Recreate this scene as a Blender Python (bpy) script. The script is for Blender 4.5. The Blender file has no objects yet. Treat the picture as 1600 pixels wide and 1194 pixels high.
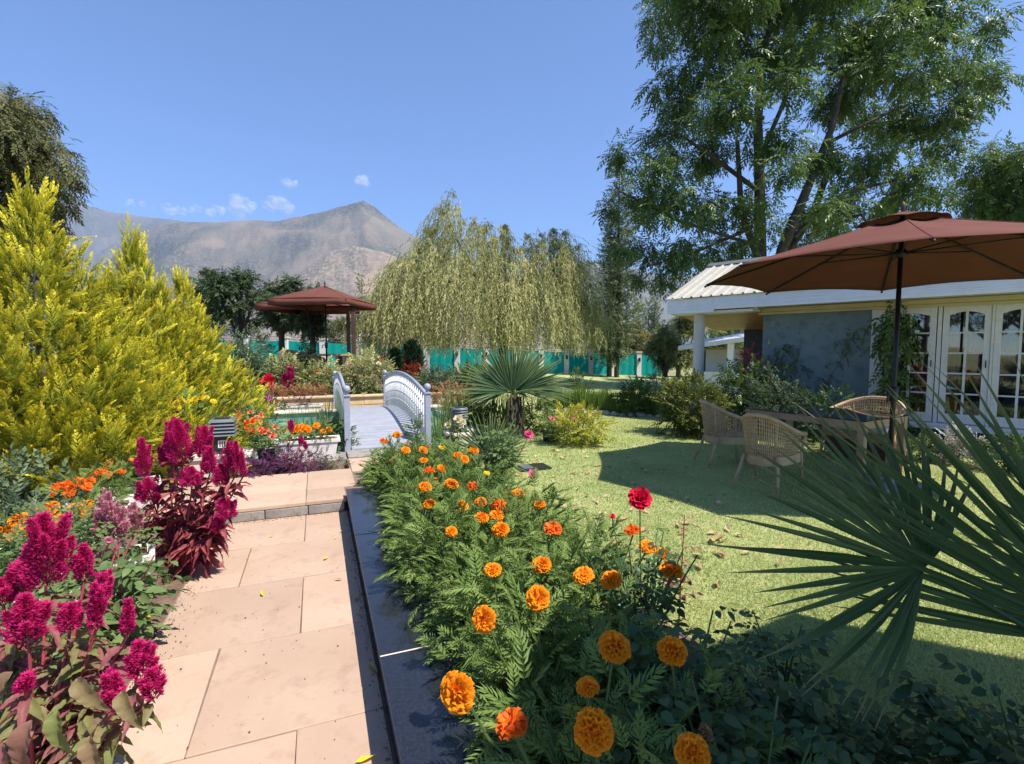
import bpy, math, random
import numpy as np
from mathutils import Vector, Matrix

rng = np.random.default_rng(11)
random.seed(11)
R = math.radians
scene = bpy.context.scene
col = scene.collection

# ------------------------------------------------------------------ camera, sky, sun, exposure
CAM_H, F_PX, HOR = 1.62, 780.0, 545.0
PITCH = math.atan((597 - HOR) / F_PX)
cam_d = bpy.data.cameras.new('camera')
cam_d.sensor_width = 36.0
cam_d.lens = 36.0 * F_PX / 1600.0
cam_d.clip_start = 0.05
cam_d.clip_end = 60000
cam = bpy.data.objects.new('camera', cam_d)
cam.location = (0, 0, CAM_H)
cam.rotation_euler = (math.pi / 2 - PITCH, 0, 0)
col.objects.link(cam)
scene.camera = cam

SUN_EL = R(58.5)
SUN_H = Vector((0.868, -0.497, 0)).normalized()       # horizontal direction towards the sun
world = bpy.data.worlds.new('World')
scene.world = world
world.use_nodes = True
wn = world.node_tree
for n in list(wn.nodes):
    wn.nodes.remove(n)
w_out = wn.nodes.new('ShaderNodeOutputWorld')
w_bg = wn.nodes.new('ShaderNodeBackground')
w_sky = wn.nodes.new('ShaderNodeTexSky')
w_sky.sky_type = 'NISHITA'
w_sky.sun_disc = False
w_sky.sun_elevation = SUN_EL
w_sky.sun_rotation = math.atan2(SUN_H.x, SUN_H.y)
w_sky.altitude = 1600
w_sky.air_density = 1.0
w_sky.dust_density = 0.0
w_sky.ozone_density = 10.0
w_bg.inputs['Strength'].default_value = 0.135
wn.links.new(w_sky.outputs[0], w_bg.inputs[0])
wn.links.new(w_bg.outputs[0], w_out.inputs[0])

sun_d = bpy.data.lights.new('sun', 'SUN')
sun_d.energy = 4.7
sun_d.angle = R(0.53)
sun_d.color = (1.0, 0.955, 0.88)
sun = bpy.data.objects.new('sun', sun_d)
to_sun = Vector((SUN_H.x * math.cos(SUN_EL), SUN_H.y * math.cos(SUN_EL), math.sin(SUN_EL)))
sun.rotation_euler = to_sun.to_track_quat('Z', 'Y').to_euler()
sun.location = (30, -20, 60)
col.objects.link(sun)

vs = scene.view_settings
vs.view_transform = 'Standard'
vs.look = 'None'
vs.gamma = 1.0
vs.exposure = 0.8
vs.use_curve_mapping = False
scene.cycles.use_denoising = True
scene.cycles.max_bounces = 7
scene.cycles.diffuse_bounces = 3
scene.cycles.glossy_bounces = 3
scene.cycles.transmission_bounces = 5
scene.cycles.transparent_max_bounces = 32
scene.cycles.volume_bounces = 0
scene.cycles.sample_clamp_indirect = 6

# ------------------------------------------------------------------ pixel -> place helpers
def ray(px, py):
    u = (px - 800) / F_PX
    v = (597 - py) / F_PX
    return u, math.cos(PITCH) + v * math.sin(PITCH), -math.sin(PITCH) + v * math.cos(PITCH)

def G(px, py, z=0.0):                     # point at height z
    d = ray(px, py)
    k = (z - CAM_H) / d[2]
    return Vector((d[0] * k, d[1] * k, z))

def D(px, py, Y):                         # point at forward distance Y
    d = ray(px, py)
    k = Y / d[1]
    return Vector((d[0] * k, Y, CAM_H + d[2] * k))

def XY(s, t, z=0.0):                      # garden axes: t along the path, s to its right
    return Vector((s * .932 - t * .363, s * .363 + t * .932, z))

def ss(a, b, x):
    t = np.clip((x - a) / (b - a), 0, 1)
    return t * t * (3 - 2 * t)

def terrain(x, y):
    return ss(11.8, 22, y) * np.clip(.15 - .04 * x, -.3, .65)

def srgb(r, g, b):
    f = lambda c: (c / 12.92 if c <= .04045 else ((c + .055) / 1.055) ** 2.4)
    return (f(r / 255), f(g / 255), f(b / 255), 1)

def C(*a):
    return (a[0], a[1], a[2], 1)

# ------------------------------------------------------------------ materials
def newmat(name):
    m = bpy.data.materials.new(name)
    m.use_nodes = True
    nt = m.node_tree
    return m, nt, nt.nodes['Principled BSDF'], nt.nodes['Material Output']

def mixcol(nt, fac, a, b):
    n = nt.nodes.new('ShaderNodeMix')
    n.data_type = 'RGBA'
    for sock, v in ((n.inputs[0], fac), (n.inputs[6], a), (n.inputs[7], b)):
        if isinstance(v, (tuple, float, int)):
            sock.default_value = v
        else:
            nt.links.new(v, sock)
    return n.outputs[2]

def noise(nt, scale, detail=4, rough=.55, coord='Object', dist=0):
    tc = nt.nodes.new('ShaderNodeTexCoord')
    n = nt.nodes.new('ShaderNodeTexNoise')
    n.inputs['Scale'].default_value = scale
    n.inputs['Detail'].default_value = detail
    n.inputs['Roughness'].default_value = rough
    n.inputs['Distortion'].default_value = dist
    nt.links.new(tc.outputs[coord], n.inputs['Vector'])
    return n.outputs['Fac']

def ramp(nt, fac, lo, hi):
    n = nt.nodes.new('ShaderNodeMapRange')
    n.inputs[1].default_value = lo
    n.inputs[2].default_value = hi
    nt.links.new(fac, n.inputs[0])
    return n.outputs[0]

def bump(nt, bsdf, h, strength=.3, dist=.01):
    b = nt.nodes.new('ShaderNodeBump')
    b.inputs['Strength'].default_value = strength
    b.inputs['Distance'].default_value = dist
    nt.links.new(h, b.inputs['Height'])
    nt.links.new(b.outputs[0], bsdf.inputs['Normal'])

def surf(name, c1, c2=None, scale=3, rough=.6, metal=0, bscale=None, bstr=.3, bdist=.005, c3=None, scale3=20, lohi=(.35, .65), spec=.5, coord='Object', objvar=0):
    m, nt, b, o = newmat(name)
    b.inputs['Roughness'].default_value = rough
    b.inputs['Metallic'].default_value = metal
    b.inputs['Specular IOR Level'].default_value = spec
    out = c1
    if c2:
        out = mixcol(nt, ramp(nt, noise(nt, scale, 5, coord=coord), *lohi), c1, c2)
    if c3:
        out = mixcol(nt, ramp(nt, noise(nt, scale3, 6, .65, coord=coord), .5, .75), out, c3)
    if objvar:
        oi = nt.nodes.new('ShaderNodeObjectInfo')
        hs = nt.nodes.new('ShaderNodeHueSaturation')
        mr = nt.nodes.new('ShaderNodeMapRange')
        mr.inputs[3].default_value = 1 - objvar
        mr.inputs[4].default_value = 1 + objvar
        nt.links.new(oi.outputs['Random'], mr.inputs[0])
        nt.links.new(mr.outputs[0], hs.inputs['Value'])
        if isinstance(out, tuple):
            hs.inputs['Color'].default_value = out
        else:
            nt.links.new(out, hs.inputs['Color'])
        out = hs.outputs[0]
    if isinstance(out, tuple):
        b.inputs['Base Color'].default_value = out
    else:
        nt.links.new(out, b.inputs['Base Color'])
    if bscale:
        bump(nt, b, noise(nt, bscale, 6, .6, coord=coord), bstr, bdist)
    return m

def leafmat(name, dark, light, grow=None, transl=.3, rough=.5, growpow=1.0, spec=.18, veins=None):
    m, nt, b, o = newmat(name)
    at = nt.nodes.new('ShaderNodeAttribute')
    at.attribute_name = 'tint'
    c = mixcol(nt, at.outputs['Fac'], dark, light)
    if grow:
        ag = nt.nodes.new('ShaderNodeAttribute')
        ag.attribute_name = 'grow'
        pw = nt.nodes.new('ShaderNodeMath')
        pw.operation = 'POWER'
        nt.links.new(ag.outputs['Fac'], pw.inputs[0])
        pw.inputs[1].default_value = growpow
        c = mixcol(nt, pw.outputs[0], c, grow)
    if veins:
        ag = nt.nodes.new('ShaderNodeAttribute')
        ag.attribute_name = 'grow'
        sn = nt.nodes.new('ShaderNodeMath'); sn.operation = 'MULTIPLY'; sn.inputs[1].default_value = 62
        nt.links.new(ag.outputs['Fac'], sn.inputs[0])
        s2 = nt.nodes.new('ShaderNodeMath'); s2.operation = 'SINE'
        nt.links.new(sn.outputs[0], s2.inputs[0])
        c = mixcol(nt, ramp(nt, s2.outputs[0], .8, 1.5), c, veins)
        c = mixcol(nt, ramp(nt, noise(nt, 40, 4), .62, .7), c, C(.2, .12, .06))
    nt.links.new(c, b.inputs['Base Color'])
    b.inputs['Roughness'].default_value = rough
    b.inputs['Specular IOR Level'].default_value = spec
    tr = nt.nodes.new('ShaderNodeBsdfTranslucent')
    nt.links.new(c, tr.inputs[0])
    mx = nt.nodes.new('ShaderNodeMixShader')
    mx.inputs[0].default_value = transl
    nt.links.new(b.outputs[0], mx.inputs[1])
    nt.links.new(tr.outputs[0], mx.inputs[2])
    nt.links.new(mx.outputs[0], o.inputs['Surface'])
    return m

M = {}
M['bark'] = surf('bark', C(.035, .028, .022), C(.075, .06, .047), 6, .9, bscale=25, bstr=.6, bdist=.02)
M['bark_dark'] = surf('bark_dark', C(.05, .038, .03), C(.1, .08, .065), 6, .9, bscale=25, bstr=.6, bdist=.02)
M['stem_green'] = surf('stem_green', C(.07, .12, .03), C(.11, .15, .04), 8, .6)
M['stem_red'] = surf('stem_red', C(.25, .02, .05), C(.35, .05, .06), 8, .5)
M['stem_brown'] = surf('stem_brown', C(.12, .07, .045), C(.18, .11, .07), 8, .7)
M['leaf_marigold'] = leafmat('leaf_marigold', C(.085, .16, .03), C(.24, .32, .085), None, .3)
M['leaf_rose'] = leafmat('leaf_rose', C(.03, .075, .03), C(.075, .14, .05), C(.09, .12, .04), .22, .38, 3)
M['leaf_rose_light'] = leafmat('leaf_rose_light', C(.09, .16, .05), C(.2, .26, .09), None, .3)
M['leaf_palm'] = leafmat('leaf_palm', C(.06, .12, .055), C(.13, .2, .08), C(.22, .26, .1), .3, .38, 3)
M['leaf_palm_near'] = leafmat('leaf_palm_near', C(.05, .1, .035), C(.12, .18, .06), C(.4, .33, .16), .3, .42, 9, .3)
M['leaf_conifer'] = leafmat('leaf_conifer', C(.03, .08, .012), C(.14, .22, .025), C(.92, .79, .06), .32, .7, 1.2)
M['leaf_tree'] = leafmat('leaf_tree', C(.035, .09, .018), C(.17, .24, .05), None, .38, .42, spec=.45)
M['leaf_tree_dark'] = leafmat('leaf_tree_dark', C(.06, .068, .02), C(.19, .18, .065), None, .3, .5)
M['leaf_back'] = leafmat('leaf_back', C(.04, .07, .03), C(.12, .16, .07), None, .3)
M['leaf_olive'] = leafmat('leaf_olive', C(.07, .085, .03), C(.2, .21, .08), None, .3)
M['leaf_lime'] = leafmat('leaf_lime', C(.12, .15, .045), C(.38, .4, .16), None, .4)
M['leaf_yellowing'] = leafmat('leaf_yellowing', C(.16, .14, .03), C(.34, .26, .05), None, .3)
M['leaf_poplar'] = leafmat('leaf_poplar', C(.09, .12, .045), C(.27, .31, .14), None, .3)
M['leaf_willow'] = leafmat('leaf_willow', C(.21, .22, .07), C(.58, .54, .24), None, .35, .6)
M['leaf_bush'] = leafmat('leaf_bush', C(.045, .085, .02), C(.14, .2, .05), None, .3)
M['leaf_box'] = leafmat('leaf_box', C(.06, .085, .015), C(.17, .19, .04), None, .3)
M['leaf_grey'] = leafmat('leaf_grey', C(.06, .1, .055), C(.15, .2, .11), None, .3)
M['leaf_hydrangea'] = leafmat('leaf_hydrangea', C(.14, .18, .05), C(.55, .53, .22), None, .3)
M['leaf_yellow_shrub'] = leafmat('leaf_yellow_shrub', C(.2, .26, .04), C(.62, .52, .06), None, .35)
M['leaf_bluegreen'] = leafmat('leaf_bluegreen', C(.08, .13, .07), C(.19, .25, .13), None, .3)
M['leaf_dark_cone'] = leafmat('leaf_dark_cone', C(.012, .035, .014), C(.03, .06, .02), None, .2)
M['leaf_grass'] = leafmat('leaf_grass', C(.1, .17, .03), C(.22, .32, .06), None, .35)
M['leaf_reed'] = leafmat('leaf_reed', C(.09, .15, .05), C(.2, .28, .1), C(.35, .36, .16), .35, .5, 4)
M['leaf_lawn'] = leafmat('leaf_lawn', C(.29, .37, .1), C(.66, .66, .29), None, .5, .8)
M['leaf_celosia'] = leafmat('leaf_celosia', C(.3, .085, .1), C(.19, .22, .065), None, .3, .5, veins=C(.4, .2, .17))
M['leaf_celosia_red'] = leafmat('leaf_celosia_red', C(.2, .03, .045), C(.42, .1, .1), None, .3, .5, veins=C(.5, .15, .15))
M['leaf_purple'] = leafmat('leaf_purple', C(.06, .02, .06), C(.17, .06, .13), None, .25)
M['leaf_rust'] = leafmat('leaf_rust', C(.26, .12, .05), C(.5, .27, .12), None, .3)
M['leaf_dry'] = leafmat('leaf_dry', C(.36, .23, .1), C(.66, .5, .28), None, .15, .8)
M['leaf_redbed'] = leafmat('leaf_redbed', C(.2, .03, .02), C(.36, .08, .04), None, .25)
M['leaf_silver'] = leafmat('leaf_silver', C(.3, .29, .25), C(.52, .5, .45), None, .2)
M['petal_orange'] = leafmat('petal_orange', C(.72, .14, .003), C(.9, .26, .006), C(.95, .31, .008), .2, .6, 1.5)
M['petal_deep'] = leafmat('petal_deep', C(.72, .09, .006), C(.92, .2, .012), None, .25, .6)
M['petal_yellow'] = leafmat('petal_yellow', C(.85, .55, .01), C(.95, .75, .03), None, .25, .6)
M['petal_red'] = leafmat('petal_red', C(.6, .01, .04), C(.85, .03, .09), None, .25, .45)
M['petal_pink'] = leafmat('petal_pink', C(.75, .06, .2), C(.9, .2, .36), None, .3, .5)
M['petal_cream'] = leafmat('petal_cream', C(.75, .6, .35), C(.9, .82, .58), None, .3, .5)
M['petal_celosia'] = leafmat('petal_celosia', C(.3, .005, .07), C(.62, .015, .15), C(.7, .03, .2), .25, .65)
M['petal_celosia_pale'] = leafmat('petal_celosia_pale', C(.55, .16, .22), C(.72, .35, .4), None, .25, .65)
M['petal_salmon'] = leafmat('petal_salmon', C(.82, .12, .05), C(.92, .28, .14), None, .25, .5)
M['petal_magenta'] = leafmat('petal_magenta', C(.4, .05, .25), C(.62, .14, .42), None, .3, .5)

M['canvas'] = surf('canvas', C(.125, .042, .028), C(.15, .052, .035), 2.5, .85, bscale=260, bstr=.12, bdist=.001, spec=.2)
M['black_metal'] = surf('black_metal', C(.022, .02, .02), C(.035, .032, .03), 5, .38, .6)
M['wood_dark'] = surf('wood_dark', C(.06, .03, .02), C(.11, .055, .035), 4, .55, bscale=30, bstr=.2)
M['granite'] = surf('granite', C(.006, .007, .01), C(.016, .018, .024), 60, .13, c3=C(.07, .075, .09), scale3=420, spec=.6, bscale=300, bstr=.02, bdist=.001)
M['sandstone'] = surf('sandstone', C(.43, .29, .2), C(.49, .34, .24), 1.6, .8, c3=C(.36, .23, .155), scale3=6, bscale=26, bstr=.35, bdist=.004, coord='Generated' if False else 'Object', objvar=.1)
M['mortar'] = surf('mortar', C(.17, .12, .085), C(.23, .17, .12), 20, .95)
M['greystone'] = surf('greystone', C(.22, .2, .18), C(.36, .32, .27), 6, .85, c3=C(.12, .11, .1), scale3=14, bscale=40, bstr=.4)
M['wallstone'] = surf('wallstone', C(.56, .38, .21), C(.66, .48, .29), 5, .85, bscale=30, bstr=.3, objvar=.06)
M['cream_paint'] = surf('cream_paint', C(.68, .58, .45), C(.76, .67, .54), 3, .6, bscale=40, bstr=.08)
M['white_plastic'] = surf('white_plastic', C(.74, .68, .6), C(.8, .75, .68), 5, .45, c3=C(.6, .52, .43), scale3=18)
M['black_plastic'] = surf('black_plastic', C(.015, .015, .016), C(.025, .025, .026), 8, .4)
M['grey_paint'] = surf('grey_paint', C(.3, .32, .4), C(.35, .37, .45), 4, .45, bscale=60, bstr=.05, c3=C(.24, .25, .3), scale3=30)
M['deck_paint'] = surf('deck_paint', C(.29, .3, .34), C(.34, .35, .39), 5, .5, bscale=60, bstr=.1, c3=C(.28, .28, .31), scale3=12, objvar=.04)
M['white_metal'] = surf('white_metal', C(.8, .78, .76), C(.72, .7, .68), 9, .45)
M['lamp_grey'] = surf('lamp_grey', C(.1, .115, .12), C(.13, .145, .15), 8, .5)
M['net_teal'] = leafmat('net_teal', C(.0, .27, .25), C(.01, .38, .33), None, .4, .7)
M['post_white'] = surf('post_white', C(.6, .58, .56), C(.7, .68, .65), 5, .8, bscale=20, bstr=.2)
M['soil'] = surf('soil', C(.14, .085, .055), C(.21, .135, .09), 5, .95, c3=C(.09, .055, .035), scale3=22, bscale=30, bstr=.9, bdist=.03)
M['ground'] = surf('ground', C(.2, .21, .08), C(.32, .28, .13), .25, .95, c3=C(.14, .17, .06), scale3=1.7, bscale=12, bstr=.5, bdist=.05)
M['lawn'] = surf('lawn', C(.29, .35, .11), C(.42, .45, .17), 1.1, .95, c3=C(.56, .49, .25), scale3=3.2, bscale=130, bstr=.9, bdist=.02, lohi=(.4, .6))
M['wicker'] = surf('wicker', C(.4, .26, .145), C(.5, .34, .2), 12, .6, bscale=220, bstr=.5, bdist=.002)
M['wood_table'] = surf('wood_table', C(.38, .23, .125), C(.46, .29, .16), 5, .5, bscale=40, bstr=.1)
M['wood_pale'] = surf('wood_pale', C(.5, .3, .13), C(.6, .38, .18), 5, .55, bscale=40, bstr=.1)
M['cushion'] = surf('cushion', C(.72, .66, .62), C(.78, .73, .7), 6, .9, bscale=200, bstr=.1)
M['cushion_brown'] = surf('cushion_brown', C(.3, .16, .09), C(.4, .23, .14), 4, .85, bscale=20, bstr=.2)
M['tinted_glass'] = surf('tinted_glass', C(.01, .016, .018), C(.012, .018, .02), 3, .03, spec=.9)
M['house_white'] = surf('house_white', C(.72, .71, .74), C(.78, .77, .8), 4, .5, bscale=30, bstr=.05)
M['house_frame'] = surf('house_frame', C(.66, .62, .6), C(.73, .69, .67), 5, .5, bscale=30, bstr=.06, c3=C(.58, .53, .5), scale3=12)
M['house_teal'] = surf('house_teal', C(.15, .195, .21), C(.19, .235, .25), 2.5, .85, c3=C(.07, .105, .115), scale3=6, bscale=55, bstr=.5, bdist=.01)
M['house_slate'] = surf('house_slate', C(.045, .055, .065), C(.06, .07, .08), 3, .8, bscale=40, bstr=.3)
M['trim_cream'] = surf('trim_cream', C(.5, .41, .25), C(.58, .48, .3), 4, .6)
M['soffit_wood'] = surf('soffit_wood', C(.42, .19, .09), C(.52, .26, .13), 6, .5, bscale=40, bstr=.1, objvar=.1)
M['roof_metal'] = surf('roof_metal', C(.42, .385, .32), C(.47, .43, .36), 3, .5, .0, c3=C(.35, .31, .25), scale3=9)
M['curtain'] = surf('curtain', C(.2, .18, .15), C(.26, .24, .2), 5, .9)
M['room_dark'] = surf('room_dark', C(.06, .055, .05), None, 3, .9)
M['column_stone'] = surf('column_stone', C(.55, .5, .46), C(.63, .58, .54), 4, .75, bscale=50, bstr=.15)
M['roof_far'] = surf('roof_far', C(.6, .6, .63), C(.68, .68, .7), 3, .5)
M['pool_paint'] = surf('pool_paint', C(.12, .3, .3), C(.2, .38, .36), 3, .6, c3=C(.08, .18, .17), scale3=8)
M['rock'] = surf('rock', C(.25, .21, .17), C(.42, .37, .31), 3, .9, bscale=12, bstr=.6, objvar=.2)

def mat_glass():
    m, nt, b, o = newmat('window_glass')
    g = nt.nodes.new('ShaderNodeBsdfGlossy')
    g.inputs['Roughness'].default_value = .02
    t = nt.nodes.new('ShaderNodeBsdfTransparent')
    t.inputs[0].default_value = (.72, .75, .75, 1)
    f = nt.nodes.new('ShaderNodeFresnel')
    f.inputs[0].default_value = 2.1
    mx = nt.nodes.new('ShaderNodeMixShader')
    nt.links.new(f.outputs[0], mx.inputs[0])
    nt.links.new(t.outputs[0], mx.inputs[1])
    nt.links.new(g.outputs[0], mx.inputs[2])
    nt.links.new(mx.outputs[0], o.inputs[0])
    return m
M['glass'] = mat_glass()

def mat_water():
    m, nt, b, o = newmat('pond_water')
    c = mixcol(nt, ramp(nt, noise(nt, 1.3, 4), .42, .62), C(.1, .24, .12), C(.26, .42, .14))
    nt.links.new(c, b.inputs['Base Color'])
    b.inputs['Roughness'].default_value = .08
    bump(nt, b, noise(nt, 9, 3), .12, .01)
    return m
M['water'] = mat_water()

def mat_mountain(name, rock1, rock2, scrub, dens):
    m, nt, b, o = newmat(name)
    b.inputs['Roughness'].default_value = 1
    b.inputs['Specular IOR Level'].default_value = .05
    c = mixcol(nt, ramp(nt, noise(nt, .0035, 6), .38, .62), rock1, rock2)
    sp = ramp(nt, noise(nt, .05, 5, .7), dens, dens + .06)
    big = ramp(nt, noise(nt, .0016, 3), .35, .6)
    mu = nt.nodes.new('ShaderNodeMath')
    mu.operation = 'MULTIPLY'
    nt.links.new(sp, mu.inputs[0])
    nt.links.new(big, mu.inputs[1])
    nt.links.new(mixcol(nt, mu.outputs[0], c, scrub), b.inputs['Base Color'])
    bump(nt, b, noise(nt, .02, 6, .65), .8, 18)
    return m
M['mount_brown'] = mat_mountain('mount_brown', C(.36, .25, .17), C(.31, .23, .155), C(.15, .145, .09), .47)
M['mount_peak'] = mat_mountain('mount_peak', C(.27, .2, .13), C(.19, .165, .11), C(.065, .075, .045), .42)
M['mount_far'] = mat_mountain('mount_far', C(.2, .18, .14), C(.16, .155, .12), C(.09, .095, .07), .45)

# ------------------------------------------------------------------ object helpers
def tag(o, label=None, cat=None, group=None, kind=None):
    if label: o['label'] = label
    if cat: o['category'] = cat
    if group: o['group'] = group
    if kind: o['kind'] = kind
    return o

def empty(name, loc=(0, 0, 0), label=None, cat=None, group=None, rotz=0):
    o = bpy.data.objects.new(name, None)
    o.empty_display_size = .1
    o.location = loc
    o.rotation_euler = (0, 0, rotz)
    col.objects.link(o)
    return tag(o, label, cat, group)

def link(name, me, parent=None, mat=None):
    o = bpy.data.objects.new(name, me)
    col.objects.link(o)
    if parent is not None:
        o.parent = parent
    if mat is not None and not me.materials:
        me.materials.append(mat)
    return o

def copy_tree(o, parent=None):
    c = o.copy()
    col.objects.link(c)
    c.parent = parent
    for ch in o.children:
        copy_tree(ch, c)
    return c

class MB:
    """boxes, tubes and lathes gathered into one mesh"""
    def __init__(s):
        s.v = []; s.f = []; s.sm = []
    def add(s, v, f, smooth=False):
        k = len(s.v)
        s.v += [tuple(p) for p in v]
        s.f += [tuple(i + k for i in q) for q in f]
        s.sm += [smooth] * len(f)
        return s
    def box(s, x0, x1, y0, y1, z0, z1, T=None):
        v = [Vector((x, y, z)) for x in (x0, x1) for y in (y0, y1) for z in (z0, z1)]
        if T is not None:
            v = [T @ p for p in v]
        return s.add(v, [(0, 1, 3, 2), (4, 6, 7, 5), (0, 4, 5, 1), (2, 3, 7, 6), (0, 2, 6, 4), (1, 5, 7, 3)])
    def prism(s, poly, z0, z1, T=None):
        n = len(poly)
        v = [Vector((p[0], p[1], z0)) for p in poly] + [Vector((p[0], p[1], z1)) for p in poly]
        if T is not None:
            v = [T @ p for p in v]
        f = [tuple(range(n - 1, -1, -1)), tuple(range(n, 2 * n))]
        f += [(i, (i + 1) % n, n + (i + 1) % n, n + i) for i in range(n)]
        return s.add(v, f)
    def tube(s, pts, rad, seg=8, T=None, cap=True, sx=1.0):
        pts = [Vector(p) for p in pts]
        if not hasattr(rad, '__len__'):
            rad = [rad] * len(pts)
        v = []; f = []
        up = None
        for i, p in enumerate(pts):
            d = (pts[min(i + 1, len(pts) - 1)] - pts[max(i - 1, 0)])
            d = d.normalized() if d.length > 1e-9 else Vector((0, 0, 1))
            if up is None:
                up = Vector((0, 0, 1)) if abs(d.z) < .9 else Vector((1, 0, 0))
            a = d.cross(up)
            a = a.normalized() if a.length > 1e-6 else Vector((1, 0, 0))
            b = a.cross(d).normalized()
            up = b
            for k in range(seg):
                th = 2 * math.pi * k / seg
                q = p + (a * math.cos(th) * sx + b * math.sin(th)) * rad[i]
                v.append(T @ q if T is not None else q)
        for i in range(len(pts) - 1):
            for k in range(seg):
                f.append((i * seg + k, i * seg + (k + 1) % seg, (i + 1) * seg + (k + 1) % seg, (i + 1) * seg + k))
        if cap:
            f.append(tuple(range(seg - 1, -1, -1)))
            f.append(tuple((len(pts) - 1) * seg + k for k in range(seg)))
        return s.add(v, f, True)
    def lathe(s, prof, c=(0, 0, 0), seg=16, T=None, smooth=True):
        v = []; f = []
        for r_, z in prof:
            for k in range(seg):
                th = 2 * math.pi * k / seg
                q = Vector((c[0] + r_ * math.cos(th), c[1] + r_ * math.sin(th), c[2] + z))
                v.append(T @ q if T is not None else q)
        for i in range(len(prof) - 1):
            for k in range(seg):
                f.append((i * seg + k, i * seg + (k + 1) % seg, (i + 1) * seg + (k + 1) % seg, (i + 1) * seg + k))
        f.append(tuple(range(seg - 1, -1, -1)))
        f.append(tuple((len(prof) - 1) * seg + k for k in range(seg)))
        return s.add(v, f, smooth)
    def mesh(s, name, mat):
        me = bpy.data.meshes.new(name)
        me.from_pydata(s.v, [], s.f)
        me.polygons.foreach_set('use_smooth', s.sm)
        if any(s.sm) and not all(s.sm):
            pass
        me.materials.append(mat)
        me.update()
        return me
    def build(s, name, mat, parent=None, bevel=0, seg=2):
        o = link(name, s.mesh(name, mat), parent)
        if bevel:
            md = o.modifiers.new('bevel', 'BEVEL')
            md.width = bevel
            md.segments = seg
            md.limit_method = 'ANGLE'
        return o

def unit(a):
    return a / np.maximum(np.linalg.norm(a, axis=-1, keepdims=True), 1e-9)

class NB:
    """thousands of leaf-sized templates gathered into one mesh"""
    def __init__(s):
        s.V = []; s.F = []; s.t = []; s.g = []; s.n = 0
    def inst(s, T, P, A, N, L, W=None, tint=None):
        tv, tf, tg = T
        P = np.asarray(P, float).reshape(-1, 3)
        n = len(P)
        if n == 0: return s
        A = unit(np.broadcast_to(np.asarray(A, float), (n, 3)))
        N = np.broadcast_to(np.asarray(N, float), (n, 3))
        B = np.cross(N, A)
        bad = np.linalg.norm(B, axis=1) < 1e-4
        if bad.any():
            B[bad] = np.cross(np.array([1., .3, 0]), A[bad])
        B = unit(B)
        N = np.cross(A, B)
        L = np.broadcast_to(np.asarray(L, float), (n,))
        W = L if W is None else np.broadcast_to(np.asarray(W, float), (n,))
        V = (P[:, None, :] + tv[None, :, 0, None] * L[:, None, None] * A[:, None, :]
             + tv[None, :, 1, None] * W[:, None, None] * B[:, None, :]
             + tv[None, :, 2, None] * L[:, None, None] * N[:, None, :])
        k = len(tv)
        s.V.append(V.reshape(-1, 3))
        s.F.append((tf[None] + (np.arange(n) * k)[:, None, None] + s.n).reshape(-1, 3))
        if tint is None:
            tint = rng.random(n)
        s.t.append(np.repeat(np.broadcast_to(np.asarray(tint, float), (n,)), k))
        s.g.append(np.tile(tg, n))
        s.n += n * k
        return s
    def tube(s, pts, r0, r1=None, seg=5, tint=.5):
        r1 = r0 if r1 is None else r1
        m = MB()
        q = len(pts)
        m.tube(pts, [r0 + (r1 - r0) * i / max(q - 1, 1) for i in range(q)], seg, cap=False)
        V = np.array(m.v)
        F = np.array(m.f)
        F = np.concatenate([F[:, [0, 1, 2]], F[:, [0, 2, 3]]])
        s.V.append(V); s.F.append(F + s.n)
        s.t.append(np.full(len(V), tint)); s.g.append(np.zeros(len(V)))
        s.n += len(V)
        return s
    def arrays(s):
        return np.concatenate(s.V), np.concatenate(s.F), np.concatenate(s.t), np.concatenate(s.g)
    def template(s):
        V, F, t, g = s.arrays()
        return V, F, g
    def mesh(s, name, mat, smooth=False):
        V, F, t, g = s.arrays()
        me = bpy.data.meshes.new(name)
        me.vertices.add(len(V))
        me.vertices.foreach_set('co', V.astype(np.float32).ravel())
        me.loops.add(len(F) * 3)
        me.loops.foreach_set('vertex_index', F.astype(np.int32).ravel())
        me.polygons.add(len(F))
        me.polygons.foreach_set('loop_start', np.arange(0, len(F) * 3, 3, dtype=np.int32))
        me.polygons.foreach_set('use_smooth', np.full(len(F), smooth))
        for nm, a in (('tint', t), ('grow', g)):
            at = me.attributes.new(nm, 'FLOAT', 'POINT')
            at.data.foreach_set('value', a.astype(np.float32))
        me.materials.append(mat)
        me.update(calc_edges=True)
        return me
    def build(s, name, mat, parent=None, smooth=False):
        return link(name, s.mesh(name, mat, smooth), parent)

def TT(v, f, g=None):
    v = np.array(v, float)
    return v, np.array(f, int), (np.clip(v[:, 0], 0, 1) if g is None else np.array(g, float))

T_DIA = TT([(0, 0, 0), (.45, .5, .06), (1, 0, -.06), (.45, -.5, .06)], [(0, 1, 2), (0, 2, 3)])
T_LANCE = TT([(0, 0, 0), (.35, .5, .03), (1, 0, -.08), (.35, -.5, .03)], [(0, 1, 2), (0, 2, 3)])
T_LEAF = TT([(0, 0, 0), (.35, 0, .02), (.7, 0, -.02), (1, 0, -.14),
             (.25, .4, .08), (.6, .4, .06), (.25, -.4, .08), (.6, -.4, .06)],
            [(0, 1, 4), (1, 5, 4), (1, 2, 5), (2, 3, 5), (0, 6, 1), (1, 6, 7), (1, 7, 2), (2, 7, 3)])

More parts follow.
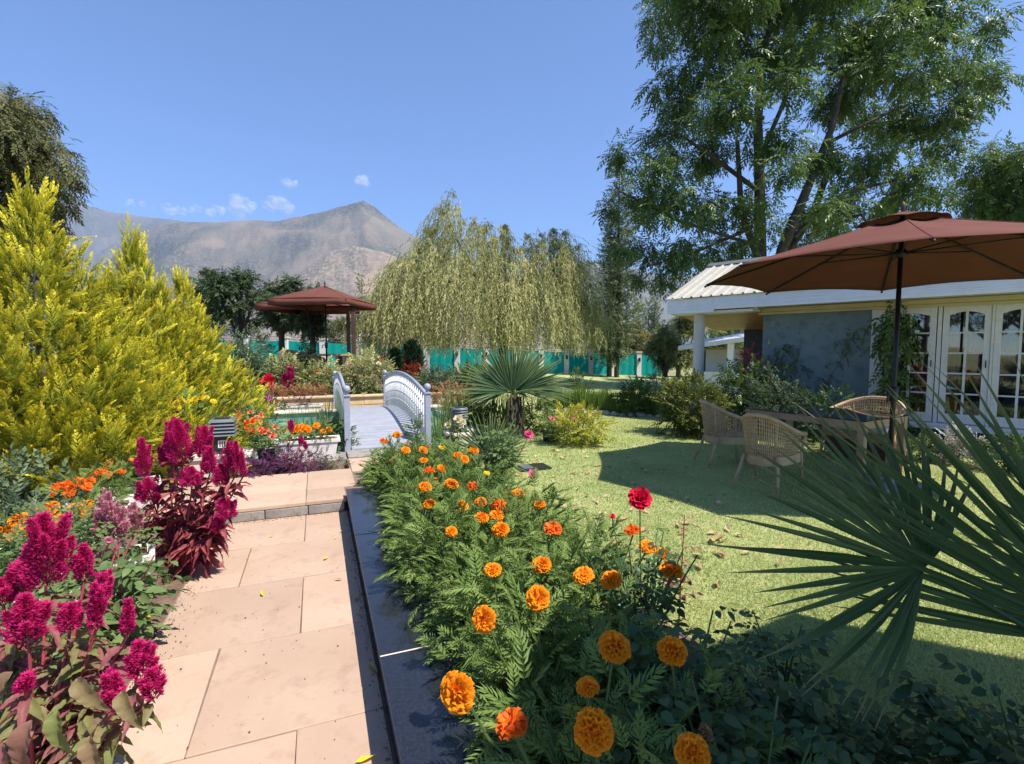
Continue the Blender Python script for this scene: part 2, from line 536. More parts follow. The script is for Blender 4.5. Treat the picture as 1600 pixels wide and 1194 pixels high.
def leaf_hi(droop=.35, fold=.12, n=12):
    """a larger pointed leaf: midrib fold, quilted surface between side veins, wavy edges and a droop"""
    v = []; f = []; g_ = []
    cols = (-1, -.5, 0, .5, 1)
    for i in range(n + 1):
        u = i / n
        w = .5 * 1.62 * (u + .02) ** .55 * (1 - u) ** .95 if 0 < i < n else (.03 if i == 0 else 0)
        z = .1 * math.sin(u * 2.2) - droop * u * u
        for c in cols:
            q = .018 * (1 if (i + (abs(c) == 1)) % 2 else -1) * (abs(c) > .2) * (w > .08)
            g_.append(u - .3 * abs(c) * w)
            v.append((u - .06 * abs(c) * w, w * c, z + fold * w * 2 * abs(c) + .025 * c * math.sin(u * 17) + q))
    for i in range(n):
        for c in range(4):
            a = 5 * i + c
            f += [(a, a + 5, a + 6), (a, a + 6, a + 1)]
    return TT(v, f, g_)
T_BIG = leaf_hi()
T_BIG2 = leaf_hi(.7, .2)

def blade(n=5, droop=.25, w=.5, fold=.15, tipw=0.02, power=2.0):
    v = []; f = []
    for i in range(n + 1):
        u = i / n
        ww = w * (1 - .15 * u) * (1 if u < .6 else max(tipw, 1 - ((u - .6) / .4) ** 1.4))
        z = -droop * u ** power
        v += [(u, ww, z + fold * ww * .1), (u, 0, z), (u, -ww, z + fold * ww * .1)]
    for i in range(n):
        a = 3 * i
        for q in ((a, a + 3, a + 4, a + 1), (a + 1, a + 4, a + 5, a + 2)):
            f += [(q[0], q[1], q[2]), (q[0], q[2], q[3])]
    return TT(v, f)
T_BLADE = blade(4, .3)
T_BLADE_STIFF = blade(3, .06)
T_GRASS = TT([(0, .5, 0), (0, -.5, 0), (1, 0, -.3)], [(0, 1, 2)])

def t_spray(n=9, ll=.3, lw=.11, ang=60, droop=.35, seed=1, tmpl=None, twig=True):
    r = np.random.default_rng(seed)
    nb = NB()
    for i in range(n):
        u = .12 + .86 * i / (n - 1)
        side = 1 if i % 2 else -1
        a = R(ang * (1 - .55 * u) + r.uniform(-12, 12))
        if i == n - 1: a = 0
        P = (u, 0, -droop * u * u)
        A = (math.cos(a), side * math.sin(a), -.25 - droop * u + r.uniform(-.2, .2))
        nb.inst(tmpl or T_LANCE, [P], [A], [(r.uniform(-.3, .3), r.uniform(-.3, .3), 1)], ll * r.uniform(.8, 1.15), lw)
    V, F, g = nb.template()
    return V, F, np.clip(V[:, 0], 0, 1)
T_SPRAYS = [t_spray(9, .34, .13, 60, .4, k) for k in range(3)]
T_ROSE = t_spray(5, .42, .3, 75, .12, 5, T_LEAF)
T_ROSE2 = t_spray(7, .36, .24, 75, .22, 6, T_LEAF)

def t_marigold(seed):
    r = np.random.default_rng(seed)
    nb = NB()
    nb.inst(T_LANCE, [(0, 0, 0)], [(1, 0, -.08)], [(0, 0, 1)], 1.0, .025)
    m = 7
    for i in range(m):
        u = .15 + .75 * i / (m - 1)
        for sd in (-1, 1):
            a = R(58 - 30 * u + r.uniform(-8, 8))
            L = .42 * (1 - .45 * abs(u - .45) * 2) * r.uniform(.85, 1.1)
            nb.inst(T_LANCE, [(u, 0, -.08 * u)], [(math.cos(a), sd * math.sin(a), r.uniform(-.25, .12))],
                    [(r.uniform(-.3, .3), sd * .3, 1)], L, .088)
    nb.inst(T_LANCE, [(.86, 0, -.07)], [(1, 0, -.15)], [(0, 0, 1)], .36, .09)
    V, F, g = nb.template()
    V = V.copy()
    V[:, 2] -= .22 * np.clip(V[:, 0], 0, 2) ** 2
    return V, F, np.clip(V[:, 0], 0, 1)
T_MARI = [t_marigold(k) for k in range(3)]

def t_plume(seed):
    r = np.random.default_rng(seed)
    nb = NB()
    m = 10
    for i in range(m):
        u = .1 + .86 * i / (m - 1)
        for sd in (-1, 1):
            a = R(44 + r.uniform(-9, 9))
            L = (.36 * (1 - u) ** .75 + .05) * r.uniform(.75, 1.15)
            A = np.array([math.cos(a), sd * math.sin(a), r.uniform(-.25, .3)])
            A /= np.linalg.norm(A)
            P = np.array([u, 0, .06 * u * u])
            nn = (r.uniform(-.5, .5), r.uniform(-.5, .5), 1)
            nb.inst(T_LANCE, [P], [A], [nn], L, .07)
            nb.inst(T_LANCE, [P + A * L * .35], [A + np.array([.55, 0, .15])], [nn], L * .6, .05)
    nb.inst(T_LANCE, [(.72, 0, .05)], [(1, 0, .1)], [(0, 0, 1)], .34, .05)
    V, F, g = nb.template()
    return V, F, np.clip(V[:, 0], 0, 1)
T_PLUME = [t_plume(k) for k in range(3)]

def sphere_dirs(n, r=rng):
    return unit(r.normal(size=(n, 3)))

# ---- flower heads
def head_marigold(seed, n=165, flat=.62):
    r = np.random.default_rng(seed)
    nb = NB()
    petal = TT([(0, .15, 0), (0, -.15, 0), (.7, .42, .1), (.7, -.42, .1), (1, .5, -.1), (1, 0, .2), (1, -.5, -.1)],
               [(0, 1, 2), (1, 3, 2), (2, 3, 5), (2, 5, 4), (3, 6, 5)])
    k = np.arange(n)
    ph = np.arccos(1 - 1.32 * (k + .5) / n)
    th = k * 2.39996 + r.uniform(-.2, .2, n)
    d = np.stack([np.sin(ph) * np.cos(th), np.sin(ph) * np.sin(th), np.cos(ph)], 1)
    P = d * np.array([.16, .16, .1])
    tang = np.stack([np.cos(th), np.sin(th), np.zeros(n)], 1)
    A = d + tang * .25 + r.normal(size=(n, 3)) * .12
    N = np.cross(np.cross(A, np.array([0, 0, 1.])), A) + r.normal(size=(n, 3)) * .35
    nb.inst(petal, P, A * np.array([1, 1, flat + .12]), N, r.uniform(.3, .4, n), r.uniform(.17, .24, n), r.random(n))
    m = MB(); m.lathe([(.02, .26 * (flat + .3)), (.16, .22 * (flat + .3)), (.27, .1), (.3, 0), (.22, -.1), (.04, -.16)], (0, 0, 0), 10)
    F = [(q[0], q[k], q[k + 1]) for q in m.f for k in range(1, len(q) - 1)]
    nb.V.append(np.array(m.v)); nb.F.append(np.array(F) + nb.n); nb.t.append(np.full(len(m.v), .05)); nb.g.append(np.zeros(len(m.v))); nb.n += len(m.v)
    return nb

def head_open(seed, rings=3, per=8, cup=.6):
    """a rose-like flower of broad overlapping petals"""
    r = np.random.default_rng(seed)
    nb = NB()
    pet = TT([(0, .2, 0), (0, -.2, 0), (.5, .5, .1), (.5, -.5, .1), (.5, 0, -.04), (1, .32, .05), (1, -.32, .05), (1.05, 0, 0)],
             [(0, 1, 4), (0, 4, 2), (1, 3, 4), (2, 4, 5), (4, 7, 5), (4, 6, 7), (4, 3, 6)])
    for ring in range(rings):
        m = per - ring * 2
        el = cup + ring * (1.35 - cup) / max(rings - 1, 1)
        for i in range(max(m, 3)):
            th = 2 * math.pi * (i + .5 * ring) / max(m, 3) + r.uniform(-.2, .2)
            A = (math.cos(th) * math.cos(el), math.sin(th) * math.cos(el), math.sin(el))
            N = (-math.cos(th) * math.sin(el), -math.sin(th) * math.sin(el), math.cos(el))
            jj = r.normal(size=3) * .16
            nb.inst(pet, [(math.cos(th) * .03, math.sin(th) * .03, .0 + .03 * ring)], [np.array(A) + jj], [np.array(N) + r.normal(size=3) * .2], (.5 - .05 * ring) * r.uniform(.85, 1.1), .4 - .045 * ring, r.random())
    return nb

ME = {}
for k in range(3):
    ME['mari%d' % k] = head_marigold(k).mesh('marigold_bloom', M['petal_orange'], True)
    if k < 2:
        ME['mari%d' % (3 + k)] = head_marigold(7 + k, 125, .45 + .4 * k).mesh('marigold_bloom', M['petal_orange'], True)
    ME['deep%d' % k] = head_marigold(20 + k, 46, .4).mesh('small_bloom', M['petal_deep'], True)
    ME['yel%d' % k] = head_marigold(40 + k, 60).mesh('yellow_bloom', M['petal_yellow'], True)
    ME['orl%d' % k] = head_marigold(60 + k, 60, .4).mesh('orange_bloom', M['petal_orange'], True)
ME['fade'] = head_marigold(91, 60, .5).mesh('faded_bloom', M['leaf_rust'], True)
ME['rose_red'] = head_open(1, 6, 13, .25).mesh('rose_bloom', M['petal_red'], False)
ME['rose_pink'] = head_open(2, 5, 11, .25).mesh('rose_bloom', M['petal_pink'], False)
ME['salmon'] = head_open(3, 2, 6, .2).mesh('geranium_bloom', M['petal_salmon'], True)
ME['pinkfl'] = head_open(4, 2, 6, .2).mesh('pink_bloom', M['petal_pink'], True)
ME['cream'] = head_open(5, 3, 8, .3).mesh('cream_bloom', M['petal_cream'], True)
ME['redfl'] = head_open(6, 3, 7, .2).mesh('red_bloom', M['petal_red'], True)
ME['magenta'] = head_open(7, 2, 6, .3).mesh('magenta_bloom', M['petal_magenta'], True)
ME['orangefl'] = head_open(8, 2, 7, .3).mesh('orange_bloom', M['petal_deep'], True)

def bloom(mesh, parent, loc, size, tilt=None, name='flower'):
    """loc is world; the parent is an unrotated empty"""
    o = link(name, ME[mesh], parent)
    o.location = Vector(loc) - parent.location
    d = Vector(tilt if tilt is not None else (random.uniform(-.3, .3), random.uniform(-.6, .1), 1)).normalized()
    q = d.to_track_quat('Z', 'Y') @ Matrix.Rotation(random.uniform(0, 6.28), 3, 'Z').to_quaternion()
    o.rotation_mode = 'QUATERNION'
    o.rotation_quaternion = q
    o.scale = (size, size, size)
    return o

# ================================================================== GROUND
def grid_sheet(name, xs, ys, zf, mat):
    X, Y = np.meshgrid(xs, ys)
    Z = zf(X, Y)
    V = np.stack([X, Y, Z], -1).reshape(-1, 3)
    nx, ny = len(xs), len(ys)
    i = np.arange(ny - 1)[:, None] * nx + np.arange(nx - 1)[None]
    F = np.stack([i, i + 1, i + nx + 1, i + nx], -1).reshape(-1, 4)
    me = bpy.data.meshes.new(name)
    me.from_pydata(V.tolist(), [], F.tolist())
    me.polygons.foreach_set('use_smooth', [True] * len(me.polygons))
    me.materials.append(mat)
    return link(name, me)

far = np.array([60, 90, 150, 300, 700, 1500, 3000, 6000, 9000.])
xs = np.concatenate([-far[::-1], np.linspace(-45, 45, 73), far])
ys = np.concatenate([[-200, -60, -20], np.linspace(-8, 45, 54), far])
def zg(x, y):
    return terrain(x, y) - .03
tag(grid_sheet('ground', xs, ys, zg, M['ground']), kind='structure')

# lawn: from the right edge of the flower bed to the house and away to the fence
def lawn_left(y):
    return np.interp(y, [-4, 0, 1.5, 3, 5, 6.6, 8.3, 11, 14, 34], [1.9, 1.85, 1.3, .62, -.05, -.35, -.2, .3, -.8, -3])
def build_lawn():
    ys_ = np.concatenate([np.linspace(-3, 12, 61), np.linspace(12.4, 33, 40)])
    V = []; F = []
    n = 28
    for j, y in enumerate(ys_):
        x0 = float(lawn_left(y)); x1 = 16 + y * .15
        for i in range(n):
            x = x0 + (x1 - x0) * (i / (n - 1))
            V.append((x, y, float(terrain(np.float64(x), np.float64(y))) + .004 + .012 * math.sin(x * 2.1) * math.cos(y * 1.7)))
    for j in range(len(ys_) - 1):
        for i in range(n - 1):
            a = j * n + i
            F.append((a, a + 1, a + n + 1, a + n))
    me = bpy.data.meshes.new('lawn')
    me.from_pydata(V, [], F)
    me.polygons.foreach_set('use_smooth', [True] * len(F))
    me.materials.append(M['lawn'])
    return link('lawn', me)
tag(build_lawn(), kind='structure')

def lawn_grass():
    n = 230000
    y = 1.2 + 10.5 * rng.random(n) ** 1.35
    x0 = lawn_left(y)
    x = x0 - .05 + (np.minimum(y * 1.08 + .3, 8.5) - x0) * rng.random(n)
    nz = np.sin(x * 3.1 + 2 * np.sin(y * 1.3)) * np.sin(y * 2.3 + x) + rng.normal(size=n) * .6
    P = np.stack([x, y, .004 + .012 * np.sin(x * 2.1) * np.cos(y * 1.7)], 1)
    A = np.stack([rng.normal(size=n) * .5, rng.normal(size=n) * .5, np.ones(n)], 1)
    nb = NB().inst(T_GRASS, P, A, sphere_dirs(n), rng.uniform(.012, .03, n), .005 + .0008 * y, np.clip(.5 + .25 * nz, 0, 1))
    o = nb.build('lawn_grass', M['leaf_lawn'])
    return tag(o, 'short mown lawn grass between flower bed and house', 'grass', kind='stuff')
lawn_grass()

# soil bed on the left of the path, soil strip behind the upper paving, soil under the marigolds
def st_prism(name, pts, z0, z1, mat, parent=None, bevel=0):
    m = MB()
    m.prism([(XY(s, t).x, XY(s, t).y) for s, t in pts], z0, z1)
    return m.build(name, mat, parent, bevel)
def lumpy_soil(name, s0, s1, t0, t1, z, amp, ns=24, nt=50):
    V = []; F = []
    for j in range(nt + 1):
        for i in range(ns + 1):
            s = s0 + (s1 - s0) * i / ns; t = t0 + (t1 - t0) * j / nt
            p = XY(s, t)
            e = min(i, ns - i, j, nt - j)
            zz = z + amp * (math.sin(s * 9 + t * 5) * math.sin(t * 7.3 - s * 3) + random.uniform(-.7, .7)) if e else -.06
            V.append((p.x, p.y, zz))
    for j in range(nt):
        for i in range(ns):
            a = j * (ns + 1) + i
            F.append((a, a + 1, a + ns + 2, a + ns + 1))
    me = bpy.data.meshes.new(name)
    me.from_pydata(V, [], F)
    me.polygons.foreach_set('use_smooth', [True] * len(F))
    me.materials.append(M['soil'])
    return tag(link(name, me), kind='structure')
lumpy_soil('soil_bed', -5.2, -.86, -1, 7.0, -.005, .012, 50, 90)
lumpy_soil('marigold_bed_soil', .62, 1.85, -.4, 6.15, .1, .015, 20, 80)
lumpy_soil('planting_strip_soil', -1.6, .34, 6.42, 7.12, .09, .012, 26, 12)

# ================================================================== PATH
GAP = .006
def slab(parent, s0, s1, t0, t1, ztop, th=.05):
    g = GAP / 2
    cs, ct = (s0 + s1) / 2, (t0 + t1) / 2
    j = lambda: random.uniform(-.003, .003)
    pts = [(s0 + g + j(), t0 + g + j()), (s1 - g + j(), t0 + g + j()), (s1 - g + j(), t1 - g + j()), (s0 + g + j(), t1 - g + j())]
    m = MB()
    m.prism([(s - cs, t - ct) for s, t in pts], -th, 0)
    o = m.build('slab', M['sandstone'], parent, .004)
    o.location = XY(cs, ct, ztop + random.uniform(-.0015, .0015))
    o.rotation_euler = (random.uniform(-.002, .002), random.uniform(-.002, .002), math.atan2(.363, .932))
    return o
lp = tag(st_prism('lower_path', [(-.9, -1.5), (.25, -1.5), (.25, 5.22), (-.9, 5.22)], -.1, -.012, M['mortar']), kind='structure')
S0, S1 = -.89, .245
rows = [(-.9, -.08, [-.4]), (-.08, .7, [-.12]), (.7, 1.46, [-.53]), (1.46, 2.22, [-.12]), (2.22, 3.0, [-.53]), (3.0, 3.76, [-.13]), (3.76, 4.47, [-.54]), (4.47, 5.19, [-.14])]
for t0, t1, cuts in rows:
    e = [S0] + cuts + [S1]
    for a, b in zip(e[:-1], e[1:]):
        slab(lp, a, b, t0, t1, 0)
up = tag(st_prism('upper_path', [(-1.55, 5.2), (.22, 5.2), (.36, 5.42), (1.7, 5.9), (1.7, 7.1), (.34, 7.1), (.34, 6.5), (-1.55, 6.5)], -.05, .118, M['mortar']), kind='structure')
for t0, t1, cuts in [(5.17, 5.62, [-.14]), (5.62, 6.46, [-.14])]:
    e = [-1.5] + [-.85] + cuts + [.24 if t0 < 5.3 else .36]
    for a, b in zip(e[:-1], e[1:]):
        slab(up, a, b, t0, t1, .13, .035)
for a, b, t0, t1 in [(.36, .95, 6.3, 7.05), (.95, 1.65, 6.3, 7.05)]:
    slab(up, a, b, t0, t1, .13, .035)
for a, b in [(-.85, -.5), (-.5, -.12), (-.12, .22)]:      # rough stone risers of the step
    m = MB(); g = .004
    m.box(-(b - a) / 2 + g, (b - a) / 2 - g, -.03, .02, 0, .085)
    o = m.build('riser_stone', M['greystone'], up, .006)
    o.location = XY((a + b) / 2, 5.2, .004)
    o.rotation_euler = (0, 0, math.atan2(.363, .932))

ROT = math.atan2(.363, .932)
kerb = empty('granite_kerb', XY(.42, 2.3, 0), 'polished black granite kerb edging the marigold bed beside the path', 'kerb', rotz=ROT)
def st_local(o, s, t):      # (s,t) -> local coordinates of an empty rotated by ROT
    q = XY(s, t) - Vector((o.location.x, o.location.y, 0))
    return q.x * math.cos(ROT) + q.y * math.sin(ROT), -q.x * math.sin(ROT) + q.y * math.cos(ROT)
for t0, t1 in [(-.6, .75), (.75, 2.288), (2.296, 3.9), (3.908, 5.25)]:
    x0, y0 = st_local(kerb, .235, t0); x1, y1 = st_local(kerb, .66, t1)
    MB().box(x0, x1, y0 + .002, y1 - .002, .165, .2).build('top_slab', M['granite'], kerb, .003)
    MB().box(x0 + .015, x0 + .035, y0 + .003, y1 - .003, -.01, .164).build('face_slab', M['granite'], kerb)
x0, y0 = st_local(kerb, .271, -.55); x1, y1 = st_local(kerb, .65, 5.23)
MB().box(x0, x1, y0, y1, -.02, .164).build('masonry_core', M['cream_paint'], kerb)
x0, y0 = st_local(kerb, .2345, 2.2885); x1, y1 = st_local(kerb, .6605, 2.2955)
MB().box(x0 + .003, x1, y0 - .0005, y1 + .0005, .166, .1985).build('pale_joint', M['cream_paint'], kerb)

# ================================================================== POND + BRIDGE + GARDEN WALL
basin = empty('pond_basin', XY(-.5, 9.5, 0), 'teal painted low pond basin beside and under the footbridge', 'pond', rotz=ROT)
def bl(s0, s1, t0, t1, z0, z1, nm, mat, par, bev=.004):
    x0, y0 = st_local(par, s0, t0); x1, y1 = st_local(par, s1, t1)
    return MB().box(x0, x1, y0, y1, z0, z1).build(nm, mat, par, bev)
bl(-2.9, 2.6, 7.62, 7.75, -.03, .125, 'wall', M['pool_paint'], basin)
bl(-2.9, 2.6, 11.75, 11.9, -.03, .22, 'wall', M['pool_paint'], basin)
bl(-3.0, -2.88, 7.6, 11.9, -.03, .18, 'wall', M['pool_paint'], basin)
bl(2.58, 2.7, 7.6, 11.9, -.03, .16, 'wall', M['pool_paint'], basin)
bl(-3.05, 2.75, 11.7, 11.98, .222, .26, 'coping', M['cream_paint'], basin)
wat = st_prism('pond_water', [(-2.87, 7.76), (2.57, 7.76), (2.57, 11.74), (-2.87, 11.74)], -.02, .035, M['water'])
tag(wat, kind='structure')
ledge = empty('stone_ledge', XY(-.6, 7.4, 0), 'weathered grey stone ledge carrying the planter by the bridge', 'ledge', rotz=ROT)
for k in range(6):
    bl(-1.75 + k * .35, -1.75 + (k + 1) * .35 - .006, 7.08, 7.6, -.02, .125 + random.uniform(-.004, .004), 'stone', M['greystone'], ledge, .008)
for k in range(4):
    bl(.36 + k * .33, .36 + (k + 1) * .33 - .006, 7.12, 7.6, -.02, .135 + random.uniform(-.003, .003), 'stone', M['greystone'], ledge, .008)

BT0, BT1, BS0, BS1 = 7.58, 12.75, .38, 1.56
bridge = empty('footbridge', XY((BS0 + BS1) / 2, (BT0 + BT1) / 2, 0), 'arched grey painted garden footbridge with white rod railings over the pond', 'bridge', rotz=ROT)
BW = (BS1 - BS0) / 2; BL = (BT1 - BT0) / 2
def arc(y, h=.27):
    return h * math.cos(math.pi * y / (2 * BL * 1.02)) ** 1.0
npl = 36
for k in range(npl):
    ya = -BL + 2 * BL * k / npl; yb = -BL + 2 * BL * (k + 1) / npl - .013
    za, zb = .15 + arc(ya), .15 + arc(yb)
    m = MB()
    w = BW - .05
    m.add([(-w, ya, za), (w, ya, za), (w, yb, zb), (-w, yb, zb), (-w, ya, za - .03), (w, ya, za - .03), (w, yb, zb - .03), (-w, yb, zb - .03)],
          [(0, 1, 2, 3), (7, 6, 5, 4), (0, 4, 5, 1), (1, 5, 6, 2), (2, 6, 7, 3), (3, 7, 4, 0)])
    m.build('deck_board', M['deck_paint'], bridge, .003)
for sx in (-1, 1):
    m = MB()
    m.tube([(sx * (BW - .02), -BL + 2 * BL * i / 20, .09 + arc(-BL + 2 * BL * i / 20)) for i in range(21)], .05, 6, sx=.5)
    m.build('side_beam', M['grey_paint'], bridge)
    for yy in (-BL, BL):
        m = MB()
        T = Matrix.Translation((sx * BW, yy, 0))
        m.box(-.042, .042, -.042, .042, .0, .93, T)
        m.box(-.055, .055, -.055, .055, .93, .955, T)
        po = m.build('post', M['grey_paint'], bridge, .005)
        b = MB(); b.lathe([(.02, .955), (.03, .965), (.022, .98), (.045, 1.0), (.056, 1.03), (.05, 1.065), (.03, 1.085), (.004, 1.092)], (sx * BW, yy, 0), 16)
        b.build('ball_finial', M['grey_paint'], po)
    def railz(y): return .88 + .26 * math.cos(math.pi * y / (2 * BL)) ** .8 if abs(y) < BL else .88
    m = MB()
    m.tube([(sx * BW, -BL + 2 * BL * i / 24, railz(-BL + 2 * BL * i / 24)) for i in range(25)], .03, 8)
    m.build('handrail', M['grey_paint'], bridge)
    nb_ = 30
    for k in range(1, nb_):
        y = -BL + 2 * BL * k / nb_
        m = MB()
        z0, z1 = .1 + arc(y), railz(y)
        m.tube([(sx * BW, y, z0), (sx * BW, y, z1)], .021, 6)
        for q in (.28, .52, .76):
            zc = z0 + (z1 - z0) * q
            m.tube([(sx * BW, y - .03, zc - .006), (sx * BW, y + .03, zc + .006)], .012, 5)
        m.build('railing_rod', M['white_metal'], bridge)

gwall = empty('garden_wall', XY(-.5, 13.6, 0), 'low cream sandstone block retaining wall behind the pond', 'wall', rotz=ROT)
for row in range(2):
    s = -5.2 + (.3 if row else 0)
    while s < 3.1:
        w = random.uniform(.55, .8)
        bl(s, min(s + w, 3.2) - .005, 13.5 + random.uniform(-.006, .006), 13.74, -.03 + row * .2, -.03 + row * .2 + .196, 'stone_block', M['wallstone'], gwall, .006)
        s += w
s = -5.2
while s < 3.1:
    bl(s, min(s + .9, 3.2) - .004, 13.45, 13.8, .367, .41, 'coping_stone', M['wallstone'], gwall, .006)
    s += .9

def terr_z(t):
    return .36 + .34 * float(ss(14.2, 17, t))
def build_terrace():
    V = []; F = []
    ts = [13.72, 14.2, 14.8, 15.4, 16, 16.6, 17.2, 18.5, 20, 22, 24]
    sss = np.linspace(-7, 3.2, 20)
    for t in ts:
        for s in sss:
            p = XY(s, t)
            fade = float(ss(3.2, 1.5, s)) if s > 1.5 else 1
            z = terr_z(t) * (1 if t < 19 else float(1 - ss(19, 24, t)))
            V.append((p.x, p.y, z + random.uniform(-.012, .012)))
    n = len(sss)
    for j in range(len(ts) - 1):
        for i in range(n - 1):
            a = j * n + i
            F.append((a, a + 1, a + n + 1, a + n))
    me = bpy.data.meshes.new('terrace_ground')
    me.from_pydata(V, [], F)
    me.polygons.foreach_set('use_smooth', [True] * len(F))
    me.materials.append(M['soil'])
    return tag(link('terrace_ground', me), kind='structure')
build_terrace()

# ================================================================== HOUSE
W0 = D(1547, 545, 8.1); W0.z = 0
EX = Vector((.693, -.721, 0)).normalized(); EY = Vector((.721, .693, 0)).normalized()
HT = math.atan2(EX.y, EX.x)
house = empty('bungalow', W0, 'slate teal bungalow with white fascia and cream ribbed metal roof', 'house', rotz=HT)
def hb(nm, mat, x0, x1, y0, y1, z0, z1, bev=.004, par=None):
    return MB().box(x0, x1, y0, y1, z0, z1).build(nm, mat, par or house, bev)
ZD0 = D(1547, 664, 8.1).z; ZD1 = D(1547, 476, 8.1).z
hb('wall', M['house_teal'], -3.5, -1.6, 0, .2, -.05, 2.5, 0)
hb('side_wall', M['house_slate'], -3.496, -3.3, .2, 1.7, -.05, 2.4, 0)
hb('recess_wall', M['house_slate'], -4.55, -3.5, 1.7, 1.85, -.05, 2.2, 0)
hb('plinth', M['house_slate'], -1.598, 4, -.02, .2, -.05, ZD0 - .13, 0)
hb('sill', M['house_frame'], -1.62, 4, -.14, .16, ZD0 - .128, ZD0 - .085, .006)
hb('sill_step', M['house_frame'], -1.61, 4, -.09, .15, ZD0 - .084, ZD0 - .03, .006)
hb('lintel', M['house_frame'], -1.6, 4, -.03, .2, ZD1 + .03, 2.5, .004)
hb('jamb', M['house_frame'], -1.6, -1.4, -.02, .18, ZD0 - .03, ZD1 + .03, .004)
hb('crown_trim', M['trim_cream'], -3.6, 4, -.1, -.031, 2.385, 2.47, .012)
hb('crown_trim', M['trim_cream'], -3.58, 4, -.07, -.0315, 2.33, 2.383, .008)
hb('fascia', M['house_white'], -5.34, -4.26, -.69, -.66, 2.4, 2.72, .003)
hb('fascia', M['house_white'], -4.258, 4.2, -.705, -.66, 2.455, 2.725, .003)
for z in (2.52, 2.6):
    hb('fascia_bead', M['house_white'], -4.258, 4.2, -.716, -.7055, z, z + .035, .004)
    hb('fascia_bead', M['house_white'], -5.34, -4.26, -.7, -.6905, z - .05, z - .02, .004)
hb('end_fascia', M['house_white'], -5.345, -5.315, -.66, 1.4, 2.42, 2.6, .003)
hb('soffit', M['house_frame'], -3.55, 4.2, -.655, -.11, 2.476, 2.492, 0)
# sloping timber porch ceiling of boards
for k in range(9):
    y0 = -.62 + k * .255; y1 = y0 + .25
    z = lambda y: 2.46 - .16 * (y + .62)
    m = MB()
    xa, xb = -5.28, -3.52
    m.add([(xa, y0, z(y0)), (xb, y0, z(y0)), (xb, y1, z(y1)), (xa, y1, z(y1)), (xa, y0, z(y0) + .02), (xb, y0, z(y0) + .02), (xb, y1, z(y1) + .02), (xa, y1, z(y1) + .02)],
          [(3, 2, 1, 0), (4, 5, 6, 7), (0, 1, 5, 4), (1, 2, 6, 5), (2, 3, 7, 6), (3, 0, 4, 7)])
    m.build('ceiling_board', M['soffit_wood'], house)
# fluted column
m = MB()
v = []; f = []
seg = 48
for z, rr in ((-.05, .15), (.12, .15), (.121, .125), (2.4, .115)):
    for k in range(seg):
        th = 2 * math.pi * k / seg
        q = rr * (1 - (.07 if k % 3 == 0 and rr < .14 else 0))
        v.append((q * math.cos(th), q * math.sin(th), z))
for i in range(3):
    for k in range(seg):
        f.append((i * seg + k, i * seg + (k + 1) % seg, (i + 1) * seg + (k + 1) % seg, (i + 1) * seg + k))
m.add(v, f)
co = m.build('column', M['column_stone'], house)
co.location = (-4.72, -.38, 0)
hb('beam', M['house_white'], -5.3, -3.5, -.6, -.2, 2.385, 2.44, .004)
# ribbed metal roof: front and rear slope, ridge cap
def roof_sheet(y0, z0, y1, z1):
    m = MB()
    x = -5.36; prof = []
    while x < 4.3:
        prof += [(x, 0), (x + .155, 0), (x + .17, .03), (x + .205, .03), (x + .22, 0)]
        x += .22
    n = len(prof)
    nl = Vector((0, -(z1 - z0), (y1 - y0)))
    nl = nl.normalized() if nl.z > 0 else -nl.normalized()
    v = [(p, y0 + nl.y * h, z0 + nl.z * h) for p, h in prof] + [(p, y1 + nl.y * h, z1 + nl.z * h) for p, h in prof]
    m.add(v, [(i, i + 1, n + i + 1, n + i) for i in range(n - 1)])
    o = m.build('roof_sheet', M['roof_metal'], house)
    sm = o.modifiers.new('thickness', 'SOLIDIFY'); sm.thickness = .012; sm.offset = -1
roof_sheet(-.76, 2.735, 1.5, 3.76)
roof_sheet(3.7, 2.735, 1.5, 3.76)
m = MB()
m.add([(-5.38, 1.3, 3.71), (4.3, 1.3, 3.71), (4.3, 1.5, 3.81), (-5.38, 1.5, 3.81), (4.3, 1.7, 3.71), (-5.38, 1.7, 3.71)], [(0, 1, 2, 3), (3, 2, 4, 5)])
rc = m.build('ridge_cap', M['lamp_grey'], house)
sm = rc.modifiers.new('thickness', 'SOLIDIFY'); sm.thickness = .02
m = MB()
m.add([(-5.3, -.6, 2.5), (-5.3, 3.6, 2.5), (-5.3, 1.5, 3.68), (-5.25, -.6, 2.5), (-5.25, 3.6, 2.5), (-5.25, 1.5, 3.68)], [(0, 1, 2), (5, 4, 3), (0, 2, 5, 3), (2, 1, 4, 5), (1, 0, 3, 4)])
m.build('gable', M['house_white'], house)
hb('rear_wall', M['house_teal'], -3.5, 4, 3.2, 3.35, -.05, 2.6, 0)
hb('room_floor', M['room_dark'], -1.58, 4, .21, 3.19, ZD0 - .1, ZD0 - .04, 0)
hb('partition', M['room_dark'], -1.585, -1.5, .21, 3.19, ZD0, 2.5, 0)
hb('room_ceiling', M['room_dark'], -1.58, 4, .21, 3.19, 2.51, 2.53, 0)

